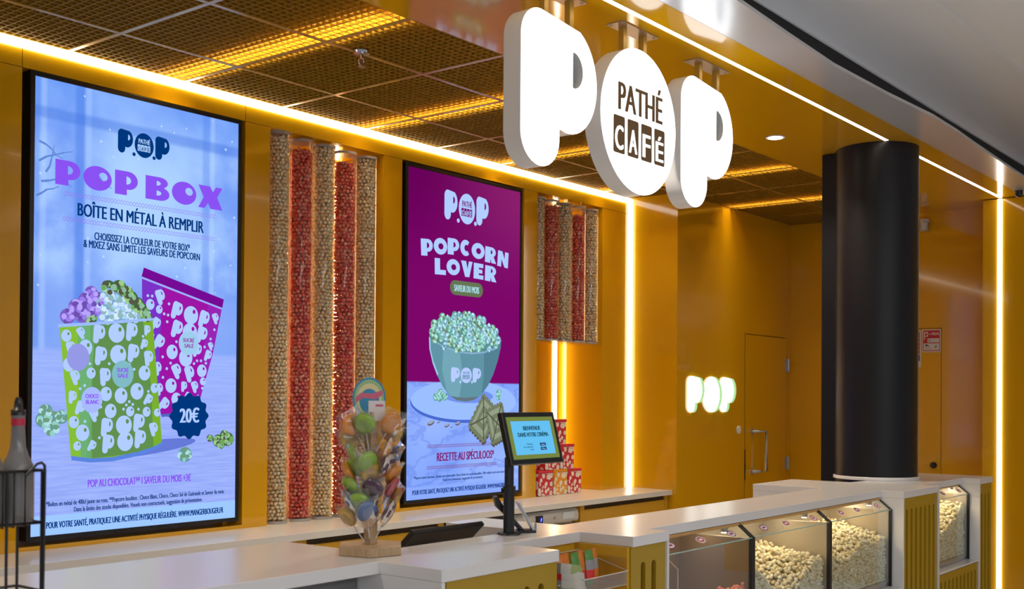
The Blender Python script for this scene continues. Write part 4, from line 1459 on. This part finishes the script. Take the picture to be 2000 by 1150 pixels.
def lolly_proto(c):
    t = thing('lollipop', 'x', 'lollipop', (0, 0, 0), 0, 'wrapped lollipops on the wooden tree')
    MB().tube([(0, 0, 0), (0, 0, .080)], .0022, 6).build('stick', STICK, t)
    cd = MB().lathe([(.0, -.013), (.026, -.012), (.035, -.008), (.038, 0), (.035, .008), (.026, .012), (.0, .013)], seg=24).xf(Matrix.Translation((0, 0, .108)) @ Matrix.Rotation(PI / 2, 4, 'X'))
    cd.build('candy', CAND[c], t)
    mb = MB()
    vs, fs = [], []
    R = random.Random(sum(map(ord, c)))
    for side in (1, -1):
        b0 = len(vs)
        for j in range(9):
            for i in range(7):
                u, v = i / 6 - .5, j / 8
                wv = .088 * (1 if v > .25 else .30 + 2.8 * v)
                bl = max(0, 1 - (u / .5) ** 2) * max(0, math.sin(PI * v)) * .016
                vs.append((u * wv + R.uniform(-.003, .003), side * (bl + .0012) + R.uniform(-.002, .002), .045 + v * .112 + R.uniform(-.003, .003)))
        for j in range(8):
            for i in range(6):
                fs.append((b0 + j * 7 + i, b0 + j * 7 + i + 1, b0 + (j + 1) * 7 + i + 1, b0 + (j + 1) * 7 + i))
    mb.add(vs, fs, 0, True)
    mb.build('wrapper', WRAP, t)
    return t


right = Vector((.784 * 0 + .62, -.784, 0)).normalized()   # sideways as seen from the shop entrance
view = Vector((.70, .71, 0)).normalized()
side = Vector((view.y, -view.x, 0))
LOL = [  # sideways, towards viewer, height of the root on the post, lean, colour, label
    (-1, .5, .345, .62, 'orange', 'orange lollipop at the top left of the wooden tree'), (-.35, .9, .345, .50, 'green', 'green lollipop at the top, in front of the price card'), (1, .4, .350, .62, 'amber', 'amber lollipop at the top right of the wooden tree'),
    (-1, .1, .295, .60, 'yellow', 'yellow lollipop seen edge-on below the top left orange one'), (1, -.1, .318, .60, 'yellow', 'yellow lollipop behind the top right amber one'), (-1, .6, .240, .62, 'green', 'pale green lollipop on the left, second tier'),
    (1, .6, .250, .55, 'amber', 'dark amber lollipop on the right, second tier'), (1, .1, .235, .72, 'blue', 'bluish lollipop at the right edge, second tier'), (-.2, 1, .205, .50, 'green', 'bright green lollipop in the middle facing the front'),
    (1, .7, .195, .60, 'purple', 'dark purple lollipop on the right below the amber one'), (-1, .3, .180, .70, 'orange', 'orange lollipop on the left, third tier'), (-.8, .7, .190, .5, 'green', 'green lollipop leaning left beside the post'),
    (0, 1, .160, .30, 'yellow', 'yellow lollipop upright in front of the post'), (1, .2, .165, .68, 'orange', 'orange lollipop on the right, third tier'), (-1, .5, .125, .68, 'green', 'dark green lollipop on the left below the orange one'),
    (.1, 1, .105, .42, 'purple', 'dark purple lollipop low on the front of the post'), (1, .5, .120, .70, 'red', 'red lollipop on the right, fourth tier'), (1, .1, .085, .72, 'yellow', 'yellow lollipop low at the right edge'),
    (-1, .4, .070, .72, 'blue', 'pale blue lollipop low at the left edge'), (-.6, .8, .060, .55, 'green', 'green lollipop low in front, left of the post'), (-.2, 1, .030, .55, 'blue', 'blue-white lollipop lowest in front'),
    (1, .6, .030, .62, 'purple', 'dark purple lollipop lowest on the right'), (-1, .2, .015, .72, 'yellow', 'yellow lollipop lowest on the left, edge-on'),
    (-.4, -1, .33, .5, 'green', 'green lollipop at the back of the top tier'), (.5, -1, .22, .55, 'orange', 'orange lollipop at the back of the second tier')]
for k, (sx, fy, hz_, lean, c, lb) in enumerate(LOL):
    lean *= .82
    if c not in protos:
        protos[c] = lolly_proto(c); r = protos[c]
    else:
        r = copy_tree(protos[c])
    r['label'] = lb
    d = (side * sx - view * fy).normalized()
    ax = (d * math.sin(lean) + Vector((0, 0, 1)) * math.cos(lean)).normalized()
    yv = (Vector((d.x, d.y, 0)) - ax * ax.dot(Vector((d.x, d.y, 0)))).normalized()
    if ' top ' in lb or 'at the top,' in lb or 'facing' in lb or 'in front' in lb:
        d2, tw = -view, (.35, -.3, .45)[k % 3]
    else:
        d2, tw = Vector((d.x, d.y, 0)), (-.45, .25, .4, -.2, .1)[k % 5]
    yv = (d2 - ax * ax.dot(d2)).normalized()
    yv = (Matrix.Rotation(tw, 3, ax) @ yv)
    xv = yv.cross(ax)
    p = Vector((CX, CY, ZF + hz_ * .92 + .022)) + d * .0185
    r.matrix_world = Matrix(((xv.x, yv.x, ax.x, p.x), (xv.y, yv.y, ax.y, p.y), (xv.z, yv.z, ax.z, p.z), (0, 0, 0, 1)))

# ------------------------------------------------------------------ customer screen, card reader, till screen
t = thing('customer_screen', 'small black customer screen on a pole showing a blue welcome message', 'screen', (3.418, 2.722, ZF + .001))
MB().lathe([(.046, 0), (.046, .004), (.040, .007), (.022, .009)], seg=40).build('base_plate', BLACK_PLASTIC, t)
MB().prism(ell(0, 0, .024, .020, 20), .0085, .165).build('lower_pole', BLACK_PLASTIC, t)
MB().prism(ell(0, 0, .028, .024, 20), .160, .185).box(-.038, -.020, -.010, .010, .160, .180).build('clamp', BLACK_PLASTIC, t, bevel=.002)
MB().prism(ell(0, 0, .020, .017, 20), .1845, .295).build('upper_pole', BLACK_PLASTIC, t)
TILT = .26
uz_ = Vector((0, math.sin(TILT), math.cos(TILT)))
nn_ = Vector((0, -math.cos(TILT), math.sin(TILT)))
SO = Vector((-.036, -.040, .268))       # lower left corner of the housing
MB().obox(SO, (.340, 0, 0), uz_ * .208, -nn_ * .022).build('housing', BLACK_PLASTIC, t, bevel=.004)
MB().box(.10, .19, .02, .05, .30, .36).build('bracket', BLACK_PLASTIC, t, bevel=.003)
sc_ = Art(.0004)
OLV = E_(112, 126, 62)
sc_.rect(.022, .350, .020, .188, OLV, 1)
sc_.rect(.047, .325, .037, .171, E_(96, 184, 232), 2)
TXT = E_(24, 66, 84)
sc_.text('BIENVENUE', .125, .247, .134, .018, TXT, 3, bold=.05)
sc_.text('DANS VOTRE CINÉMA', .080, .296, .108, .018, TXT, 3, bold=.05)
T2 = E_(40, 98, 130)
sc_.text('Téléchargez', .128, .172, .076, .006, T2, 3, bold=.04)
sc_.text('votre application', .102, .172, .065, .006, T2, 3, bold=.04)
sc_.text('mobile', .146, .172, .054, .006, T2, 3, bold=.04)
sc_.rect(.222, .264, .070, .082, E_(24, 50, 92), 3); sc_.rect(.222, .264, .053, .065, E_(24, 50, 92), 3)
sc_.text('App', .230, .256, .073, .006, E_(150, 200, 235), 4); sc_.text('Play', .230, .256, .056, .006, E_(150, 200, 235), 4)
sc_.build('screen_picture', t, SO + nn_ * .0004, 1, (.914, 0, 0), uz_, nn_)

t = thing('card_reader', 'black card reader leaning on its holder behind the customer screen pole', 'card reader', (3.512, 2.722, ZF + .001), -.73)
MB().prism([(-.028, 0), (.045, 0), (.045, .010), (-.028, .010)], -.034, .034, axis='y').build('holder_foot', BLACK_PLASTIC, t, bevel=.003)
MB().prism([(-.020, .009), (.0, .009), (-.085, .105), (-.108, .142), (-.122, .138), (-.112, .10)], -.030, .030, axis='y').build('reader_body', BLACK_PLASTIC, t, bevel=.004)
MB().prism([(.042, .009), (.030, .009), (-.030, .115), (-.022, .120)], -.026, .026, axis='y').build('holder_arm', STEEL, t, bevel=.002)
MB().box(.0452, .047, -.025, .015, .010, .035).build('label_plate', mat('reader_label_blue', (.25, .45, .60, 1), .4), t)

t = thing('till_screen', 'black till screen seen from behind, tilted low behind the counter edge', 'screen', (3.0, 2.83, 0))
TB = Vector((0.0, .20, .955)); TT = Vector((.06, -.02, 1.157))
ux_t = Vector((.40, .0, 0))
uzt = (Vector((0, -.22, .202)))
MB().obox((-.02, .20, .955), ux_t, uzt, Vector((0, .0135, .0148))).build('housing', BLACK_PLASTIC, t, bevel=.004)
MB().obox((.10, .17, .935), (.16, 0, 0), (0, -.10, .092), (0, -.02, -.022)).build('back_box', BLACK_PLASTIC, t, bevel=.003)
MB().box(.14, .22, .10, .18, .72, .95).box(.04, .32, .02, .26, .70, .722).build('stand', BLACK_PLASTIC, t, bevel=.003)
tag(MB().box(2.74, 3.56, 2.79, 3.15, .68, .70).box(2.74, 2.76, 2.79, 3.15, .02, .68).box(3.54, 3.56, 2.79, 3.15, .02, .68).build('cash_shelf', WHITE_TOP), 'low white staff shelf carrying the till screen', 'shelf')

# ------------------------------------------------------------------ wire rack with syrup bottles
t = thing('bottle_rack', 'black wire bottle rack at the lower left edge of the picture', 'rack', (1.335, 2.80, ZF))
r = MB()
xs0, xs1, ys0, ys1 = -.10, .190, -.060, .060
WR = .0038
for x in (xs0, .098, xs1):
    for y in (ys0, ys1):
        if x == .098 and y == ys1: continue
        r.tube([(x, y, .004), (x, y, .330)], WR, 8)
for z in (.026, .200, .333):
    r.tube([(xs0, ys0, z), (xs1, ys0, z), (xs1, ys1, z), (xs0, ys1, z)], WR, 8, closed=True)
r.build('frame', BLACK_WIRE, t)
g = MB()
for k in range(9):
    x = xs0 + (xs1 - .03 - xs0) * (k + .5) / 9
    g.tube([(x, ys0, .333), (x, ys0, .193), (x, ys1, .193), (x, ys1, .333)], .0026, 6)
g.build('basket_wires', BLACK_WIRE, t)
MB().tube([(xs1 - .048, ys0 - .008, .322), (xs1 - .018, ys0 - .008, .350), (xs1 - .006, ys0 - .008, .353), (xs1 + .002, ys0 - .008, .346), (xs1 + .003, ys0 - .008, .330), (xs1 + .001, ys0 - .008, .004)], WR, 8).build('side_loop', BLACK_WIRE, t)
BOT = mat('clear_bottle_grey', (.20, .185, .175, 1), .18)
BRED = mat('bottle_collar_red', (.55, .02, .06, 1), .4)


def bottle(x, y, label):
    b = thing('syrup_bottle', label, 'bottle', (x, y, ZF + .197), 0, 'syrup bottles in the wire rack')
    pr = [(.036, 0), (.040, .006), (.040, .130), (.037, .150), (.026, .172), (.019, .195), (.017, .225), (.016, .250)]
    MB().lathe(pr, seg=32).build('glass_body', BOT, b)
    MB().lathe([(.0168, .2495), (.0168, .268)], seg=24).build('collar', BRED, b)
    MB().lathe([(.017, .268), (.017, .276)], seg=24).build('neck_ring', BOT, b)
    MB().lathe([(.018, .276), (.018, .290), (.011, .291), (.010, .310), (.006, .322)], seg=24).build('pourer_cap', BLACK_PLASTIC, b)


bottle(1.490, 2.796, 'grey syrup bottle with a red neck band and black pourer in the wire rack')
bottle(1.406, 2.784, 'second syrup bottle cut off by the left edge of the picture')

# ================================================================== SIGNS
# big hanging sign: three lit letters
YS = 2.76
TH = .088


def lit_letter(name, loops, x0, x1, z0, z1, label, posts, extra=None):
    t = thing(name, label, 'sign letter', ((x0 + x1) / 2, YS, z0), 0, 'big lit letters under the beam')
    w_, h = x1 - x0, z1 - z0
    sc = lambda p: ((p[0] - .5) * w_, p[1] * h)
    L2 = [[sc(p) for p in L] for L in loops]
    v, f = fill(L2)
    MB().add([(p[0], 0, p[1]) for p in v], f).build('lit_face', SIGNFACE, t)
    b = MB()
    b.add([(p[0], TH, p[1]) for p in v], f)
    for i, L in enumerate(L2):
        n = len(L)
        b.add([(p[0], 0.0005, p[1]) for p in L] + [(p[0], TH, p[1]) for p in L], [(i_, (i_ + 1) % n, n + (i_ + 1) % n, n + i_) for i_ in range(n)], 0, True)
    b.build('return', SIGNSIDE, t)
    if len(L2) > 1:
        hv, hf = fill([L2[1]])
        MB().add([(p[0], TH - .004, p[1]) for p in hv], hf).build('eye_back', mat('sign_eye_blue_grey', (.42, .46, .55, 1), .4), t)
    for px, pz in posts:
        MB().box(px - .014, px + .014, TH * .5 - .014, TH * .5 + .014, pz, ZC - z0 - .004).build('post', GOLD_METAL, t)
    pm = mat('bracket_pale_metal', (.62, .50, .36, 1), .3, metal=.6)
    xs = [p[0] for p in posts]
    pb = MB().box(min(xs) - .07, max(xs) + .07, TH * .5 - .045, TH * .5 + .045, ZC - z0 - .005, ZC - z0 - .001)
    for dx in (min(xs) - .05, max(xs) + .05):
        for dy in (-.03, .03):
            pb.lathe([(.007, 0), (.007, .004)], (dx, TH * .5 + dy, ZC - z0 - .009), 10)
    pb.build('bracket', pm, t)
    if extra: extra(t)
    return t


soft = glyph_soft_p()
lit_letter('lit_letter', soft, 3.522, 4.056, 2.588, 3.226, 'big glowing white letter P, left one of the hanging sign', ((-.06, .636), (.12, .62)))
lit_letter('lit_letter', soft, 4.778, 5.312, 2.592, 3.236, 'big glowing white letter P, right one of the hanging sign', ((-.02, .636), (.16, .62)))
BRN = mat('sign_lettering_brown', (.21, .115, .04, 1), .6)


def lettering(t):
    a = Art(.0008)
    w_, h = .640, .662
    ox, oz = 4.4065, 2.580
    a.text('PATHÉ', 4.222 - ox, 4.604 - ox, 2.936 - oz, .132, BRN, 1, bold=.028)
    bw = (4.645 - 4.186) / 4
    for i, c in enumerate('CAFÉ'):
        x0 = 4.186 - ox + i * bw
        gap = bw * .82
        ov, of = text(c, x0 + .016, x0 + gap - .016, 2.758 - oz, .112 if c != 'É' else .098, 0, 1)
        zb_, zt_, q_ = 2.740 - oz, 2.908 - oz, .010
        a.poly(arc(x0 + q_, zb_ + q_, q_, q_, 180, 270, 5) + arc(x0 + gap - q_, zb_ + q_, q_, q_, 270, 360, 5) + arc(x0 + gap - q_, zt_ - q_, q_, q_, 0, 90, 5) + arc(x0 + q_, zt_ - q_, q_, q_, 90, 180, 5), BRN, 1)
        for k, dx in enumerate((-.0035, -.0012, .0012, .0035)):
            a.put(([(p[0] + dx, p[1]) for p in ov], of), SIGNFACE, 2 + .1 * k)
    a.build('lettering', t, (0, -.0005, 0))


lit_letter('lit_letter', [ell(.5, .5, .5, .5, 72)], 4.086, 4.727, 2.580, 3.242, 'big glowing white oval with brown lettering, middle of the hanging sign', ((-.08, .645), (.09, .645)), lettering)

# small lit letters on the door wall
SIDEG = emit('edge_lit_green_acrylic', (.55, .95, .40, 1), .75)
SMALLF = emit('small_sign_face', (1.0, 1.0, .98, 1), 2.4)
for c, x0, x1, lb in (('P', 8.303, 8.548, 'small lit letter P, left one on the door wall'), ('O', 8.566, 8.860, 'small lit letter O on the door wall'), ('P', 8.876, 9.122, 'small lit letter P on the door wall, nearer the door')):
    t = thing('wall_letter', lb, 'sign letter', (x0, YB - .032, 1.535), 0, 'small lit letters on the door wall')
    L = [(p[0] * (x1 - x0), p[1] * .305) for p in (soft[0] if c == 'P' else ell(.5, .5, .5, .5, 48))]
    MB().prism(L, .020, .026, axis='y').build('lit_face', SMALLF, t)
    rim = MB()
    n_ = len(L)
    for i in range(n_):
        p, q = L[i], L[(i + 1) % n_]
        if q[1] - p[1] > .0006:                    # outline runs counter-clockwise: rising edges face right
            rim.add([(p[0], -.004, p[1]), (q[0], -.004, q[1]), (q[0], .0195, q[1]), (p[0], .0195, p[1]),
                     (p[0] - .002, -.004, p[1]), (q[0] - .002, -.004, q[1]), (q[0] - .002, .0195, q[1]), (p[0] - .002, .0195, p[1])],
                    [(0, 1, 2, 3), (5, 4, 7, 6), (0, 4, 5, 1), (3, 2, 6, 7)])
    rim.build('acrylic_rim', SIDEG, t)
    MB().box((x1 - x0) * .3 - .01, (x1 - x0) * .3 + .01, .0261, .0315, .18, .22).build('standoff', STEEL, t)

tag(MB().lathe([(.036, 0), (.036, .008), (.030, .010)], seg=32).xf(Matrix.Translation((9.235, YB - .001, 1.375)) @ Matrix.Rotation(PI / 2, 4, 'X')).build('wall_button', WHITE_PAINT), 'round pale disc on the wall left of the door', 'button')

# fire signs on the hatch
SRED, SWHT, SBLU, SBLK = mat('sign_red', (.48, .01, .015, 1), .4), mat('sign_white', (.62, .58, .54, 1), .4), mat('sign_blue', (.012, .02, .16, 1), .4), mat('sign_ink', (.05, .06, .05, 1), .5)
uxs = dict(ux=(0, -1, 0), uz=(0, 0, 1), n=(-1, 0, 0))


def wall_sign(label, y0, z0, w_, h, draw):
    t = thing('safety_sign', label, 'sign', (XC - .003, y0, z0))
    MB().box(-.003, -.0005, -w_, 0, 0, h).build('sign_plate', SWHT, t)
    a = Art(.0003)
    draw(a)
    a.build('print', t, (-.0033, 0, 0), 1, **uxs)


def ria(a):
    a.rect(.008, .155, .010, .196, SRED, 1)
    a.rect(.016, .052, .140, .182, SWHT, 2); a.rect(.016, .024, .112, .140, SWHT, 2)
    a.poly(ell(.034, .160, .012, n=16), SRED, 3)
    a.text('RIA', .088, .150, .152, .028, SWHT, 2, bold=.03)
    a.poly([(.060, .163), (.070, .170), (.070, .166), (.082, .166), (.082, .160), (.070, .160), (.070, .156)], SWHT, 2)
    a.rect(.046, .150, .088, .124, SWHT, 2)
    a.text('N°', .056, .076, .096, .018, mat('sign_green_ink', (.03, .12, .06, 1), .5), 3, bold=.02)
    a.rect(.014, .150, .018, .080, SWHT, 2)
    a.poly(ell(.038, .062, .012, .010, 12), SBLK, 3)
    a.rect(.048, .066, .054, .060, SBLK, 3); a.rect(.024, .080, .034, .038, SBLK, 3); a.rect(.100, .135, .036, .040, SBLK, 3); a.poly([(.11, .046), (.125, .066), (.13, .046)], SBLK, 3)


wall_sign('square red and white hose reel sign marked RIA on the cabinet hatch', 3.456, 2.083, .164, .204, ria)


def fire(a):
    a.rect(.010, .154, .118, .318, SRED, 1)
    for k in range(4):
        z = .140 + .036 * k
        a.poly([(.060, z + .03), (.084, z + .006), (.112, z), (.146, z + .010), (.146, z + .020), (.112, z + .016), (.090, z + .024), (.076, z + .048)], SWHT, 2)
    a.poly([(.112, .262), (.124, .298), (.142, .262), (.140, .244), (.120, .240)], SWHT, 2)
    a.rect(.010, .154, .056, .112, SBLU, 1)


wall_sign('tall fire sign with white flames on red, half hidden by the black column', 3.632, 1.949, .164, .328, fire)

# siren at the top of the right-hand wall
t = thing('alarm_siren', 'pale ribbed alarm siren high on the right-hand wall beside the column', 'alarm', (XC - .001, 3.431, 3.174))
MB().box(-.045, 0, -.034, .034, .075, .108).build('mount', WHITE_PAINT, t, bevel=.004)
MB().lathe([(.036, .0), (.038, .006), (.034, .016), (.038, .020), (.034, .046), (.038, .052), (.036, .076)], (-.045, 0, 0), 24).build('body', mat('siren_grey', (.55, .54, .50, 1), .4), t)

# downlight in the beam, and two unseen ones added to light the counter tops
for x_, lb in ((6.765, 'small round lit downlight in the amber beam right of the sign'), (4.36, 'added unseen downlight in the amber beam, behind the left big letter'),
               (1.00, 'added unseen downlight in the amber beam beyond the left edge of the picture')):
    t = thing('downlight', lb, 'light', (x_, 3.212, ZC), 0, 'downlights in the beam')
    MB().lathe([(.062, -.004), (.060, -.0005)], seg=32).build('trim_ring', WHITE_PAINT, t)
    MB().lathe([(.046, -.006), (.046, -.0042)], seg=32).build('lens', emit('downlight_lens', (1, .93, .82, 1), 14), t)
    d = bpy.data.lights.new('downlight_lamp', 'SPOT'); d.energy = 72; d.spot_size = 2.2; d.spot_blend = .8; d.color = (1, .92, .80); d.shadow_soft_size = .045
    o = bpy.data.objects.new('downlight_lamp', d); COL.objects.link(o); o.parent = t; o.location = (0, 0, -.02)


def sprinkler(x, y, z, label):
    t = thing('sprinkler', label, 'sprinkler', (x, y, z))
    MB().lathe([(.040, -.012), (.042, -.0005)], seg=28).build('rosette', CHROME, t)
    MB().lathe([(.012, -.035), (.014, -.0125)], seg=16).build('body', CHROME, t)
    MB().tube([(-.016, 0, -.034), (-.017, 0, -.055), (-.006, 0, -.072)], .003, 8).tube([(.016, 0, -.034), (.017, 0, -.055), (.006, 0, -.072)], .003, 8).box(-.017, .017, -.004, .004, -.037, -.031).build('frame_arms', CHROME, t)
    MB().lathe([(.0035, -.070), (.0035, -.0352)], seg=10).build('bulb', mat('sprinkler_bulb', (.5, .1, .05, 1), .2), t)
    MB().lathe([(.020, -.077), (.020, -.074)], seg=20).build('deflector', CHROME, t)


sprinkler(5.62, 1.53, MALLZ, 'chrome sprinkler hanging from the white mall ceiling, top right')
sprinkler(3.871, 4.026, ZC - .001, 'small sprinkler under the gold grid ceiling left of the sign')
t = thing('dome_camera', 'small black dome camera where the beam meets the right-hand wall', 'camera', (9.66, 2.47, ZC - .001))
MB().lathe([(.030, -.012), (.032, -.0005)], seg=24).build('mount', BLACK_PLASTIC, t)
MB().lathe([(.004, -.052), (.020, -.046), (.030, -.030), (.030, -.0125)], seg=24).build('dome', BLACK_PLASTIC, t)
